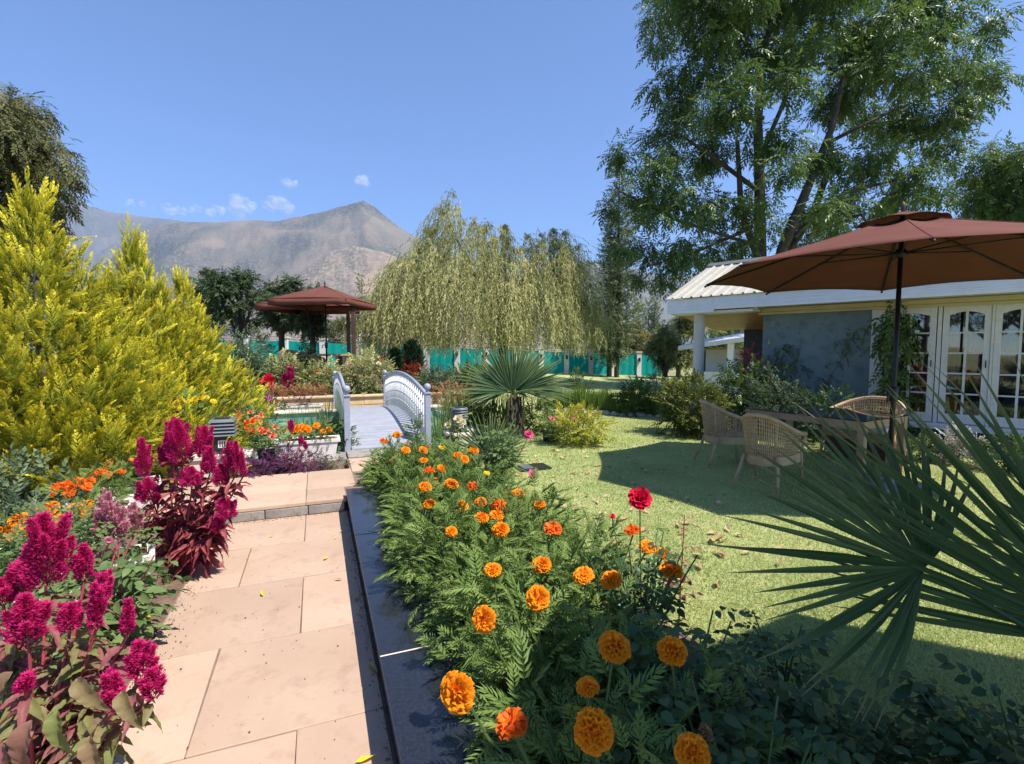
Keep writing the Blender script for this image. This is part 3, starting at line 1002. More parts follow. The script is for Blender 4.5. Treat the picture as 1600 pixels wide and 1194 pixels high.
def french_door(x0, x1, y, nm='glazed_door', rows=5, ajar=0):
    d = empty(nm, (x0, y, 0)); d.parent = house
    d.rotation_euler = (0, 0, ajar)
    w = x1 - x0
    st, rail, mun = .085, .16, .026
    z0, z1 = ZD0 - .02, ZD1 + .02
    def b(n, a0, a1, c0, c1, dep=.05, off=0, m=None):
        return MB().box(a0, a1, off, off + dep, c0, c1).build(n, m or M['house_frame'], d, .003)
    b('stile', 0, st, z0, z1); b('stile', w - st, w, z0, z1)
    b('bottom_rail', st + .0005, w - st - .0005, z0, z0 + rail)
    # arched top rail
    mm = MB(); n = 16
    topz = z1 - .0; base = lambda x: z1 - .165 + .055 * math.sin(math.pi * (x - st) / (w - 2 * st))
    v = []
    for yy in (0, .05):
        for i in range(n + 1):
            x = st + (w - 2 * st) * i / n
            v += [(x, yy, base(x)), (x, yy, topz)]
    f = []
    q = 2 * (n + 1)
    for i in range(n):
        a = 2 * i
        f += [(a, a + 2, a + 3, a + 1), (q + a + 1, q + a + 3, q + a + 2, q + a), (a, q + a, q + a + 2, a + 2), (a + 1, a + 3, q + a + 3, q + a + 1)]
    mm.add(v, f); mm.build('arched_rail', M['house_frame'], d)
    cx = w / 2
    b('muntin', cx - mun / 2 - .004, cx + mun / 2 + .004, z0 + rail, base(cx), .036, .007)
    zz0, zz1 = z0 + rail, z1 - .12
    hs = (zz1 - zz0) / rows
    for r_ in range(1, rows):
        for a0, a1 in ((st, cx - mun / 2 - .0045), (cx + mun / 2 + .0045, w - st)):
            b('muntin', a0, a1, zz0 + hs * r_ - mun / 2, zz0 + hs * r_ + mun / 2, .034, .008)
    for r_ in range(rows):
        for a0, a1 in ((st, cx - mun / 2), (cx + mun / 2, w - st)):
            zt = zz0 + hs * (r_ + 1) if r_ < rows - 1 else z1 - .1
            p = MB().box(a0 + .0, a1, .02, .024, zz0 + hs * r_ + .002, zt - .002)
            o = p.build('pane', M['glass'], d)
            o.rotation_euler = (random.uniform(-.004, .004), 0, random.uniform(-.006, .006))
    hnd = MB(); hnd.tube([(w - .04, -.03, z0 + .95), (w - .04, -.03, z0 + 1.07)], .008, 6)
    hnd.build('handle', M['black_metal'], d)
    return d
french_door(-1.38, -.68, .02, ajar=R(-4))
french_door(-.6, 0.0, .02)
french_door(.04, .64, .02)
french_door(.68, 1.28, .02)
hb('mullion', M['house_frame'], -.665, -.612, -.005, .12, ZD0 - .03, ZD1 + .03, .003)
hb('mullion', M['house_frame'], .003, .037, .0, .12, ZD0 - .03, ZD1 + .03, .003)
hb('wall', M['house_teal'], 1.32, 4, .0, .2, ZD0 - .03, ZD1 + .03, 0)
for x0, x1 in ((-1.35, -.7), (-.58, -.2), (-.12, .2), (.5, 1.2)):
    m = MB(); n = 40
    v = []; f = []
    for i in range(n + 1):
        x = x0 + (x1 - x0) * i / n
        yy = .32 + .035 * math.sin(i * 1.35) + .012 * math.sin(i * .6)
        v += [(x, yy, ZD0), (x, yy * .98, 2.35)]
    f = [(2 * i, 2 * i + 2, 2 * i + 3, 2 * i + 1) for i in range(n)]
    m.add(v, f, True); m.build('curtain', M['curtain'], house)

# far villa beyond the porch
vz = float(terrain(np.float64(8), np.float64(22)))
vp = D(1130, 560, 21); vp.z = vz
villa = empty('white_villa', vp, 'small white villa with pale sloping roof seen past the porch column', 'house', rotz=R(-38))
def vb(nm, mat, *a):
    return MB().box(*a).build(nm, mat, villa, .01)
vb('wall', M['house_white'], -.9, 4, .6, 1.5, 0, 1.75)
vb('wing_wall', M['house_slate'], -1.5, -.91, .7, 1.45, 0, 1.68)
vb('parapet', M['house_white'], -.6, 3.0, -1.0, -.85, 0, .85)
for x in (.4, 2.2):
    vb('column', M['house_white'], x, x + .22, -.95, -.73, .851, 1.95 + .13 * x)
m = MB()
m.add([(-1.5, -1.2, 1.72), (4.3, -1.2, 2.5), (4.3, 1.6, 3.0), (-1.3, 1.6, 2.0), (-1.5, -1.2, 1.9), (4.3, -1.2, 2.7), (4.3, 1.6, 3.2), (-1.3, 1.6, 2.2)],
      [(3, 2, 1, 0), (4, 5, 6, 7), (0, 1, 5, 4), (1, 2, 6, 5), (2, 3, 7, 6), (3, 0, 4, 7)])
m.build('roof', M['roof_far'], villa, .01)
vb('window', M['tinted_glass'], .8, 1.9, .585, .599, .9, 1.8)
vb('window_frame', M['house_frame'], .74, .79, .57, .599, .85, 1.85)
vb('door', M['house_frame'], 2.5, 3.3, .57, .599, 0, 1.9)
vb('soffit', M['soffit_wood'], -.9, 4, -.6, .59, 1.76, 1.79)

# ================================================================== FURNITURE
def tube_arc(f, n):
    return [f(i / n) for i in range(n + 1)]

def make_umbrella(c, r, zr, za, rot, n, label, group=None, base=0.0, vent=True, tilt=None, sag=.05, valance=0):
    e = empty('patio_umbrella', (c[0], c[1], base), label, 'umbrella', group)
    zr -= base; za -= base
    ang = [rot + 2 * math.pi * k / n for k in range(n)]
    nr = 8
    m = MB(); v = []; f = []
    sub = 6
    rad0 = .16 if vent else .02
    for i in range(nr + 1):
        q = rad0 + (1 - rad0) * i / nr
        for k in range(n):
            a0, a1 = ang[k], ang[(k + 1) % n]
            p0 = Vector((math.cos(a0), math.sin(a0), 0)); p1 = Vector((math.cos(a1), math.sin(a1), 0))
            for s_ in range(sub):
                w = s_ / sub
                p = p0.lerp(p1, w) * (r * q)
                bow = math.sin(math.pi * w)
                z = za + (zr - za) * q - sag * 4 * q * (1 - q) * .25 + (-.035 * bow * (1 - q) + .03 * bow * q * q)
                if q == 1: p = p * (1 - .035 * bow)
                v.append((p.x, p.y, z))
    per = n * sub
    for i in range(nr):
        for k in range(per):
            f.append((i * per + k, i * per + (k + 1) % per, (i + 1) * per + (k + 1) % per, (i + 1) * per + k))
    m.add(v, f, True)
    can = m.build('canopy', M['canvas'], e)
    sm = can.modifiers.new('thickness', 'SOLIDIFY'); sm.thickness = .004
    if valance:
        m = MB()
        for k in range(n):
            a0, a1 = ang[k], ang[(k + 1) % n]
            p0 = Vector((math.cos(a0), math.sin(a0), 0)) * r; p1 = Vector((math.cos(a1), math.sin(a1), 0)) * r
            q = []
            for i in range(9):
                p = p0.lerp(p1, i / 8)
                p = p * (1 - .03 * math.sin(math.pi * i / 8))
                q.append(p)
            vv = [(p.x, p.y, zr) for p in q] + [(p.x * .995, p.y * .995, zr - valance) for p in q]
            m.add(vv, [(i, i + 1, 10 + i, 9 + i) for i in range(8)], True)
        va = m.build('valance', M['canvas'], can)
        sm = va.modifiers.new('thickness', 'SOLIDIFY'); sm.thickness = .004
    if vent:
        m = MB(); v = []; f = []
        for i in range(4):
            q = [.01, .08, .15, .205][i]
            for k in range(per):
                a = rot + 2 * math.pi * k / per
                bow = abs(math.sin(n * (a - rot) / 2))
                rr = r * q * (1 - .05 * bow)
                v.append((rr * math.cos(a), rr * math.sin(a), za + .045 + (zr - za) * q * .98 + .022 * bow * (i / 3)))
        for i in range(3):
            for k in range(per):
                f.append((i * per + k, i * per + (k + 1) % per, (i + 1) * per + (k + 1) % per, (i + 1) * per + k))
        m.add(v, f, True)
        vn = m.build('vent_cap', M['canvas'], can)
        sm = vn.modifiers.new('thickness', 'SOLIDIFY'); sm.thickness = .004
    m = MB()
    for a in ang:
        d = Vector((math.cos(a), math.sin(a), 0))
        m.tube([d * (r * q) + Vector((0, 0, za + (zr - za) * q - sag * q * (1 - q) + .004)) for q in np.linspace(rad0, .995, 9)], .006, 5, cap=False)
    m.build('seam', M['canvas'], can)
    hubz = za - .42 if r > 1.7 else za - .35
    for a in ang:
        d = Vector((math.cos(a), math.sin(a), 0))
        m = MB(); m.tube([d * .04 + Vector((0, 0, za - .05)), d * (r * .998) + Vector((0, 0, zr - .018))], .012, 6)
        rb = m.build('rib', M['black_metal'], e)
        m = MB(); m.tube([d * .05 + Vector((0, 0, hubz)), d * (r * .5) + Vector((0, 0, za + (zr - za) * .5 - .035))], .009, 6)
        m.build('strut', M['black_metal'], rb)
        m = MB(); m.lathe([(.008, -.014), (.014, -.01), (.015, .006), (.008, .014)], d * (r * 1.0) + Vector((0, 0, zr - .02)), 8)
        m.build('rib_cap', M['black_metal'], rb)
    m = MB(); m.lathe([(.03, -.05), (.055, -.04), (.06, .02), (.04, .05)], (0, 0, hubz), 12); m.build('hub', M['black_metal'], e)
    m = MB(); m.lathe([(.026, .02), (.026, 1.1), (.024, za)], (0, 0, 0), 12); m.build('pole', M['black_metal'], e)
    m = MB(); m.lathe([(.015, za), (.022, za + .09), (.026, za + .11), (.018, za + .14), (.004, za + .16)], (0, 0, 0), 10); m.build('finial', M['wood_dark'], e)
    m = MB(); m.lathe([(.03, 1.0), (.045, 1.01), (.045, 1.17), (.03, 1.18)], (0, 0, 0), 12)
    m.tube([(-.04, -.02, 1.1), (-.1, -.05, 1.09), (-.11, -.05, 1.0)], .014, 6); m.build('crank', M['black_plastic'], e)
    m = MB(); m.box(-.3, .3, -.3, .3, 0, .05); m.lathe([(.06, .05), (.05, .1), (.034, .35), (.03, .36)], (0, 0, 0), 12)
    m.build('base', M['greystone'], e, .006)
    return e
UMB = (4.45, 5.8)
make_umbrella(UMB, 2.12, 2.49, 3.13, R(238), 8, 'reddish brown octagonal patio umbrella over the glass garden table')
make_umbrella((3.33, -.55), 2.6, 3.0, 3.7, math.atan2(.387, .922) + R(90 - 22.5), 8, 'reddish brown patio umbrella added out of view to shade the near rose bushes')  # assumed umbrella, added unseen behind the camera to cast the foreground shade

def make_chair(loc, rotz, label, group=None, wide=1.0, cushion=False, name='wicker_chair'):
    e = empty(name, loc, label, 'chair' if not cushion else 'loveseat', group, rotz)
    hw, bk, fr = .29 * wide, -.3, .26
    def rim(q):           # q 0..1 from right front arm round the back to left front arm
        th = math.pi * (q - .5) * 1.0
        x = -abs(math.cos(th)) ** .75 * (fr - bk) + fr
        y = hw * math.copysign(abs(math.sin(th)) ** .85, math.sin(th))
        b = math.cos(th) ** 1.3 if abs(th) < math.pi / 2 - 1e-6 else 0
        return Vector((x - .06 * b, y, .64 + .24 * b))
    def low(q):
        p = rim(q)
        return Vector((p.x * .86 + .01, p.y * .84, .41))
    m = MB(); m.tube(tube_arc(rim, 32), .026, 8); m.build('rim', M['wicker'], e)
    # open weave back
    m = MB()
    nq, nz = int(40 * (1 + .35 * (wide - 1))), 10
    def wp(q, h):
        return low(q).lerp(rim(q), h)
    for i in range(nq + 1):
        q = .04 + .92 * i / nq
        m.tube([wp(q, h / 4) for h in range(5)], .0065, 4, cap=False, sx=1.3)
    for j in range(1, nz):
        h = j / nz
        m.tube([wp(.04 + .92 * i / 32, h) for i in range(33)], .0065, 4, cap=False)
    m.build('woven_back', M['wicker'], e)
    for q in (.3, .7):
        m = MB(); m.tube([low(q) + Vector((0, 0, -.03)), low(q).lerp(rim(q), .5), rim(q)], .014, 6); m.build('back_stay', M['wicker'], e)
    # seat
    m = MB()
    pts = [(fr + .03, -hw * .9), (fr + .05, 0), (fr + .03, hw * .9)] + [(low(q).x, low(q).y) for q in np.linspace(.97, .03, 17)]
    m.prism(pts, .3, .42); m.build('seat', M['wicker'], e, .015)
    if cushion:
        m = MB(); m.prism([(x * .93 + .01, y * .93) for x, y in pts], .422, .52); m.build('cushion', M['cushion'], e, .03, 3)
        m = MB(); m.box(-.22, .25, -hw * .85, hw * .85, .06, .299); m.build('skirt', M['wood_dark'], e, .01)
    for sx, sy in ((1, 1), (1, -1), (-1, 1), (-1, -1)):
        m = MB()
        if sx > 0:
            top = rim(1.0 if sy > 0 else 0.0)
            m.tube([top, Vector((fr - .01, sy * hw * .88, .42)), Vector((fr + .02, sy * hw * .9, .0))], .018, 7)
        else:
            m.tube([Vector((bk * .75, sy * hw * .62, .4)), Vector((bk * .95, sy * hw * .75, .2)), Vector((bk * 1.2, sy * hw * .85, .0))], [.02, .018, .015], 7)
        m.build('leg', M['wicker'], e)
    return e
make_chair((2.98, 5.72, .006), math.atan2(.65, .76), 'wicker armchair pulled out from the table, fully in the umbrella shade')
make_chair((3.02, 6.95, .006), R(2), 'wicker armchair standing beside the rounded box shrub')
make_chair((5.2, 7.3, .006), math.atan2(-.42, -.9), 'sunlit wicker loveseat with white cushion beyond the table', None, 1.75, True, 'wicker_loveseat')

# table
ta, tb_, tc = Vector((4.24, 5.95)), Vector((5.2, 6.5)), Vector((3.63, 7.4))
tx = (tb_ - ta).normalized(); TW = (tb_ - ta).length
ty = Vector((-tx.y, tx.x)); TL = 1.6
table = empty('garden_table', (ta.x, ta.y, .005), 'pale wooden garden table with dark tinted glass top under the umbrella', 'table', rotz=math.atan2(tx.y, tx.x))
MB().box(0, TW, 0, TL, .735, .75).build('glass_top', M['tinted_glass'], table, .003)
for sx in (0, 1):
    for sy in (0, 1):
        x = .005 + sx * (TW - .09); y = .005 + sy * (TL - .09)
        MB().box(x, x + .08, y, y + .08, 0, .734).build('leg', M['wood_table'], table, .006)
MB().box(.086, TW - .086, .015, .05, .64, .733).build('apron', M['wood_table'], table, .004)
MB().box(.086, TW - .086, TL - .05, TL - .015, .64, .733).build('apron', M['wood_table'], table, .004)
MB().box(.015, .05, .086, TL - .086, .64, .733).build('apron', M['wood_table'], table, .004)
MB().box(TW - .05, TW - .015, .086, TL - .086, .64, .733).build('apron', M['wood_table'], table, .004)

# terrace seating group under two square umbrellas
def terr_at(x, y):
    t = -x * .363 + y * .932
    return terr_z(t) * (1 if t < 19 else float(1 - ss(19, 24, t)))
uc = D(510, 545, 15.2); uz = terr_at(uc.x, uc.y)
make_umbrella((uc.x, uc.y), 1.62, 3.02, 3.5, R(40), 4, 'brown square umbrella nearer the bridge over the terrace table', 'terrace umbrellas', uz, False, valance=.17, sag=.0)
u2 = D(486, 545, 17.6); uz2 = terr_at(u2.x, u2.y)
make_umbrella((u2.x, u2.y), 1.72, 3.1, 3.5, R(34), 4, 'brown square umbrella standing behind the terrace table umbrella', 'terrace umbrellas', uz2, False, valance=.2, sag=.0)
tt = D(518, 545, 15.8); tz = terr_at(tt.x, tt.y)
tbl = empty('terrace_table', (tt.x, tt.y, tz), 'pale wooden table with slab legs below the square umbrella', 'table', rotz=R(6))
MB().box(-.62, .58, -.4, .4, .7, .76).build('table_top', M['wood_pale'], tbl, .006)
for x0, x1 in ((-.5, -.4), (.18, .27), (.42, .54)):
    MB().box(x0, x1, -.3, .3, 0, .699).build('leg', M['wood_pale'], tbl, .006)
sf = D(468, 545, 16.4); sz_ = terr_at(sf.x, sf.y)
sofa = empty('terrace_sofa', (sf.x, sf.y, sz_), 'brown cushioned terrace sofa with draped back beside the wooden table', 'sofa', rotz=R(8))
m = MB(); m.box(-.75, .75, -.38, .38, .12, .46); m.build('seat', M['cushion_brown'], sofa, .05, 3)
m = MB(); m.prism([(-.75, .46), (.75, .46), (.72, .62), (.3, .72), (-.2, .86), (-.6, .92), (-.75, .8)], -.1, .1, Matrix.Translation((0, .33, 0)) @ Matrix.Rotation(R(90), 4, 'X'))
m.build('backrest', M['cushion_brown'], sofa, .04, 3)
for sx in (-.68, .68):
    for sy in (-.3, .3):
        MB().box(sx - .03, sx + .03, sy - .03, sy + .03, 0, .119).build('leg', M['wood_dark'], sofa)
for k, (px, Y, lab) in enumerate(((553, 14.6, 'thicker dark wooden terrace post nearest the footbridge'), (545, 16.4, 'slim dark wooden terrace post behind the wooden table'))):
    p = D(px, 545, Y); z = terr_at(p.x, p.y)
    e = empty('terrace_post', (p.x, p.y, z), lab, 'post', 'dark terrace posts')
    w = .052 if k == 0 else .05
    MB().box(-w, w, -w, w, 0, 2.25 - k * .1).build('shaft', M['wood_dark'], e, .006)
    MB().box(-w - .02, w + .02, -w - .02, w + .02, 0, .08).build('foot_plate', M['black_metal'], e, .004)
    MB().box(-w - .015, w + .015, -w - .015, w + .015, 2.25 - k * .1, 2.29 - k * .1).build('cap', M['black_metal'], e, .004)

# louvred bollard lamps on pedestals
def lamp(p, label, s=1.0, rot=0, square=True):
    e = empty('bollard_lamp', p, label, 'lamp', 'louvred garden lamps', rot)
    MB().box(-.13 * s, .13 * s, -.13 * s, .13 * s, 0, .03 * s).build('foot', M['black_plastic'], e, .004)
    MB().box(-.09 * s, .09 * s, -.09 * s, .09 * s, .03 * s, .21 * s).build('body', M['black_plastic'], e, .006)
    for k in range(5):
        z = .215 * s + k * .042 * s
        m = MB()
        if square:
            a, b = .145 * s, .115 * s
            m.add([(-a, -a, z), (a, -a, z), (a, a, z), (-a, a, z), (-b, -b, z + .034 * s), (b, -b, z + .034 * s), (b, b, z + .034 * s), (-b, b, z + .034 * s)],
                  [(3, 2, 1, 0), (4, 5, 6, 7), (0, 1, 5, 4), (1, 2, 6, 5), (2, 3, 7, 6), (3, 0, 4, 7)])
        else:
            m.lathe([(.1 * s, z), (.15 * s, z), (.13 * s, z + .034 * s), (.09 * s, z + .034 * s)], (0, 0, 0), 18)
        m.build('louvre', M['lamp_grey'], e, .003)
    MB().box(-.08 * s, .08 * s, -.08 * s, .08 * s, .21 * s, .43 * s).build('inner_core', M['black_plastic'], e)
    MB().box(-.045 * s, .045 * s, -.094 * s, -.0905 * s, .07 * s, .16 * s).build('label_plate', M['white_metal'], e)
    for k in range(3):
        MB().box((-.03 + .024 * k) * s, (-.018 + .024 * k) * s, -.096 * s, -.0945 * s, .08 * s, .15 * s).build('plate_slot', M['black_plastic'], e)
    return e
def pedestal(p, w, d, h, label, rot):
    e = empty('lamp_pedestal', p, label, 'pedestal', 'cream lamp pedestals', rot)
    MB().box(-w / 2, w / 2, -d / 2, d / 2, 0, h - .05).build('block', M['cream_paint'], e, .006)
    MB().box(-w / 2 - .025, w / 2 + .025, -d / 2 - .025, d / 2 + .025, h - .049, h).build('cap', M['cream_paint'], e, .008)
    return e
pedestal(XY(-1.12, 6.95, -.01), .62, .4, .36, 'cream pedestal carrying the square louvred lamp by the conifers', ROT)
lamp(XY(-1.1, 6.95, .351), 'square louvred black and grey lamp on pedestal by the golden conifers', 1.0, ROT)
pedestal(XY(1.98, 7.15, -.01), .42, .36, .4, 'cream pedestal beside the right-hand post of the footbridge', ROT)
lamp(XY(1.95, 7.15, .391), 'round louvred grey lamp beside the footbridge post', .86, ROT, False)

# dark drain slab in the lawn
dr = empty('drain_cover', G(832, 732, 0.005), 'dark stone drain slab lying flat in the lawn', 'slab', rotz=ROT)
MB().box(-.22, .22, -.15, .15, 0, .03).build('slab', M['granite'], dr, .005)
MB().box(-.17, -.02, -.11, .11, .031, .036).build('inset', M['lamp_grey'], dr)

# ================================================================== FENCE
fence = empty('boundary_fence', (0, 28, 0), 'white pillared boundary fence hung with teal green shade netting', 'fence')
FA = [(-16.5, 23.5), (-9, 26.0), (-1, 29.5), (7, 33.0), (10.2, 33.6)]
def fpt(q):
    L = [math.dist(FA[i], FA[i + 1]) for i in range(len(FA) - 1)]
    d = q * sum(L)
    for i, l in enumerate(L):
        if d <= l or i == len(L) - 1:
            k = d / l
            return FA[i][0] + (FA[i + 1][0] - FA[i][0]) * k, FA[i][1] + (FA[i + 1][1] - FA[i][1]) * k
        d -= l
NP = 17
pm = MB(); pm.box(-.15, .15, -.15, .15, -.1, 1.55); pm.box(-.19, .19, -.19, .19, 1.55, 1.62)
pme = pm.mesh('post', M['post_white'])
lm = MB(); lm.box(-.06, .06, -.26, -.151, .95, 1.2)
lme = lm.mesh('post_lamp', M['black_plastic'])
prev = None
for k in range(NP):
    x, y = fpt(k / (NP - 1)); z = float(terrain(np.float64(x), np.float64(y)))
    po = link('post', pme, fence); po.location = Vector((x, y, z)) - fence.location
    if k > 7:
        lo = link('wall_lamp', lme, po)
    if prev:
        a, b = prev, Vector((x, y, z))
        V = []; F = []; n = 18; g = 5
        for j in range(g + 1):
            for i in range(n + 1):
                p = a.lerp(b, .06 + .88 * i / n)
                h = .03 + 1.4 * j / g
                wv = .03 * math.sin(i * 1.1 + k) + .02 * math.sin(i * 2.7 + j)
                sg = -.06 * math.sin(math.pi * i / n) * (j / g)
                V.append((p.x - fence.location.x, p.y + wv - fence.location.y, p.z + h + sg))
        for j in range(g):
            for i in range(n):
                q = j * (n + 1) + i
                F += [(q, q + 1, q + n + 2), (q, q + n + 2, q + n + 1)]
        nb = NB(); nb.V = [np.array(V)]; nb.F = [np.array(F)]; nb.t = [np.full(len(V), random.random())]; nb.g = [np.zeros(len(V))]; nb.n = len(V)
        nb.build('net_panel', M['net_teal'], fence, True)
        m = MB()
        for h in (1.48, 1.62):
            m.tube([a + Vector((0, 0, h)) - fence.location, b + Vector((0, 0, h)) - fence.location], .012, 4)
        m.build('wire', M['lamp_grey'], fence)
    prev = Vector((x, y, z))

# chain-link gate panel beside the terrace
gp = D(584, 545, 19.5); gz = float(terrain(np.float64(gp.x), np.float64(gp.y)))
gate = empty('mesh_gate', (gp.x, gp.y, gz), 'white framed wire mesh gate panel behind the terrace', 'gate', rotz=R(6))
for x in (-.52, .52):
    m = MB(); m.tube([(x, 0, 0), (x, 0, 1.85)], .035, 8); m.build('frame_post', M['white_metal'], gate)
for z in (1.05, 1.83):
    m = MB(); m.tube([(-.5, 0, z), (.5, 0, z)], .022, 8); m.build('frame_rail', M['white_metal'], gate)
m = MB()
for k in range(-14, 15):
    for sgn in (1, -1):
        pts = []
        for i in range(13):
            q = i / 12
            x = k * .075 + sgn * q * .76; z = 1.06 + q * .76
            if -.5 <= x <= .5: pts.append((x, .004 * sgn, z))
        if len(pts) > 1: m.tube([pts[0], pts[-1]], .004, 3)
mo = m.build('wire_mesh', M['lamp_grey'], gate); mo['kind'] = 'stuff'
m = MB(); m.box(-.6, .6, -.1, .1, -.1, 1.0); m.build('base_wall', M['cream_paint'], gate, .01)

# ================================================================== PLANT BUILDERS
def plant_base(name, loc, label, cat, group=None):
    return empty(name, loc, label, cat, group)

def marigold_foliage(seed, h=.4, w=.3, n=150, leaf=.12):
    r = np.random.default_rng(seed)
    nb = NB()
    d = unit(r.normal(size=(n, 3)) * np.array([1, 1, .7]) + np.array([0, 0, .35]))
    d[:, 2] = np.abs(d[:, 2])
    q = r.uniform(.45, 1.0, n)
    P = d * np.stack([w * q, w * q, h * q], 1)
    P[:, 2] = np.clip(P[:, 2], .02, None)
    A = d * np.array([1, 1, .55]) + r.normal(size=(n, 3)) * .35 + np.array([0, 0, .15])
    N = np.array([0, 0, 1.]) + r.normal(size=(n, 3)) * .35
    for k in range(3):
        s = slice(k, None, 3)
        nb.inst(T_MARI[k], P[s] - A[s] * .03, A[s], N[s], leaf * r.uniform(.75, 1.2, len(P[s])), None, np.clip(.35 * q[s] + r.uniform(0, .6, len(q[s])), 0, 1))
    return nb.mesh('foliage', M['leaf_marigold'])
def stem_mesh(seed, h=.4, w=.2, n=9, mat='stem_green', r0=.006):
    r = np.random.default_rng(seed); nb = NB()
    for k in range(n):
        th = r.uniform(0, 6.28); q = r.uniform(.3, 1)
        nb.tube([(0, 0, 0), (w * q * .35 * math.cos(th), w * q * .35 * math.sin(th), h * .45), (w * q * math.cos(th), w * q * math.sin(th), h * r.uniform(.75, 1))], r0, r0 * .5, 5)
    return nb.mesh('stems', M[mat])
MF = [marigold_foliage(k) for k in range(6)]
MFT = [marigold_foliage(30 + k, .55, .34, 230, .11) for k in range(4)]
MS = [stem_mesh(k) for k in range(3)]

# ---- the marigold bed
FLOW = [(620, 680, 24), (634, 704, 17), (661, 704, 19), (662, 720, 20), (671, 736, 22), (690, 733, 18), (716, 713, 18), (740, 705, 16), (725, 719, 19), (705, 757, 24), (738, 761, 17),
        (664, 762, 23), (671, 788, 26), (722, 792, 22), (705, 831, 19), (751, 786, 20), (779, 791, 26), (752, 811, 25), (776, 806, 24), (782, 829, 34), (810, 773, 24), (843, 789, 20),
        (864, 826, 32), (770, 891, 28), (846, 884, 42), (840, 935, 44), (757, 968, 40), (715, 1082, 50), (800, 1132, 44), (927, 1142, 60), (960, 1012, 50), (1050, 1018, 42), (955, 907, 46),
        (912, 900, 32), (988, 829, 34), (1011, 855, 24), (1036, 866, 26), (1048, 893, 38), (918, 1074, 30), (1082, 1176, 42), (600, 690, 14), (760, 740, 12), (690, 700, 12)]
MG = 'orange marigold plants in the kerbed bed'
plants = []
for i in range(16):
    for j, s0 in enumerate((.74, 1.06, 1.4)):
        t = .95 + i * .335 + random.uniform(-.06, .06) + (.16 if j == 1 else 0)
        s = s0 + random.uniform(-.05, .05)
        if t < 2.3 and s0 > 1.3: continue
        if t > 6.1: continue
        z = .1
        sc = random.uniform(.88, 1.08) * (1.08 if 3 < t < 6 else 1.0)
        e = empty('marigold_plant', XY(s, t, z), None, 'marigold', MG)
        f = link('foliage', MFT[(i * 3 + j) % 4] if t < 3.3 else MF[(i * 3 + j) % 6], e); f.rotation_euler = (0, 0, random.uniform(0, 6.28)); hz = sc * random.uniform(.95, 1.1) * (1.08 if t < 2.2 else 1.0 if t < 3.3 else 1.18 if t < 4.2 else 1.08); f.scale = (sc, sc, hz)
        g = link('stems', MS[(i + j) % 3], e); g.rotation_euler = (0, 0, random.uniform(0, 6.28)); g.scale = (sc, sc, sc)
        plants.append((e, s, t, [0]))
for k, (px, py, dpx) in enumerate(FLOW):
    z = .54 + .22 * max(0, (py - 680)) / 460
    p = G(px, py, z)
    best = min(plants, key=lambda q: (q[0].location.x - p.x) ** 2 + (q[0].location.y - p.y) ** 2)
    best[3][0] += 1
    e = best[0]
    size = min(max(dpx * p.length / F_PX / 1.0, .045), .098)
    toward = Vector((-p.x * .25 + random.uniform(-.25, .25), -.28 + random.uniform(-.15, .2), .9))
    if (px, py) in ((715, 1082), (927, 1142), (840, 935), (757, 968)): toward = Vector((-.45 if px < 760 else 0, -.9, .45))
    msh = 'mari%d' % (k % 5) if dpx > 15 else 'yel%d' % (k % 3)
    if k % 6 == 4: msh = 'deep%d' % (k % 3)
    size *= random.uniform(.86, 1.1)
    fo = bloom(msh, e, p, size, toward, 'flower')
    fo.scale = (size * random.uniform(.9, 1.05), size * random.uniform(.9, 1.05), size * random.uniform(.75, 1.15))
    nb = NB()
    b0 = Vector((p.x - e.location.x, p.y - e.location.y, p.z - e.location.z)) - toward.normalized() * size * .25
    nb.tube([b0 * .25 + Vector((0, 0, .05)), b0 * .8 + Vector((0, 0, -.03)), b0], .0035, .0045, 5)
    nb.build('flower_stalk', M['stem_green'], e)
# a few loose buds
for k in range(16):
    e, s, t, c = plants[random.randrange(len(plants))]
    p = Vector((e.location.x + random.uniform(-.2, .2), e.location.y + random.uniform(-.2, .2), random.uniform(.5, .6)))
    c[0] += 0
    if k % 3 == 0: bloom('fade', e, p, random.uniform(.035, .05), (random.uniform(-.8, .8), random.uniform(-.8, .8), .6), 'faded_flower')
    else: bloom('orl%d' % (k % 3), e, p, random.uniform(.018, .03), (0, 0, 1), 'bud')
for e, s, t, c in plants:
    where = 'kerb side' if s < .9 else ('middle row' if s < 1.25 else 'lawn side')
    along = 'at bridge end of bed' if t > 5.2 else 'level with path step' if t > 4.2 else 'midway along bed' if t > 3.2 else 'by pale kerb joint' if t > 2 else 'beside dark rose bushes'
    what = ['leafy marigold without open blooms', 'marigold with one orange bloom', 'marigold with two orange blooms'][c[0]] if c[0] < 3 else 'marigold with many orange blooms'
    e['label'] = what + ', ' + where + ', ' + along

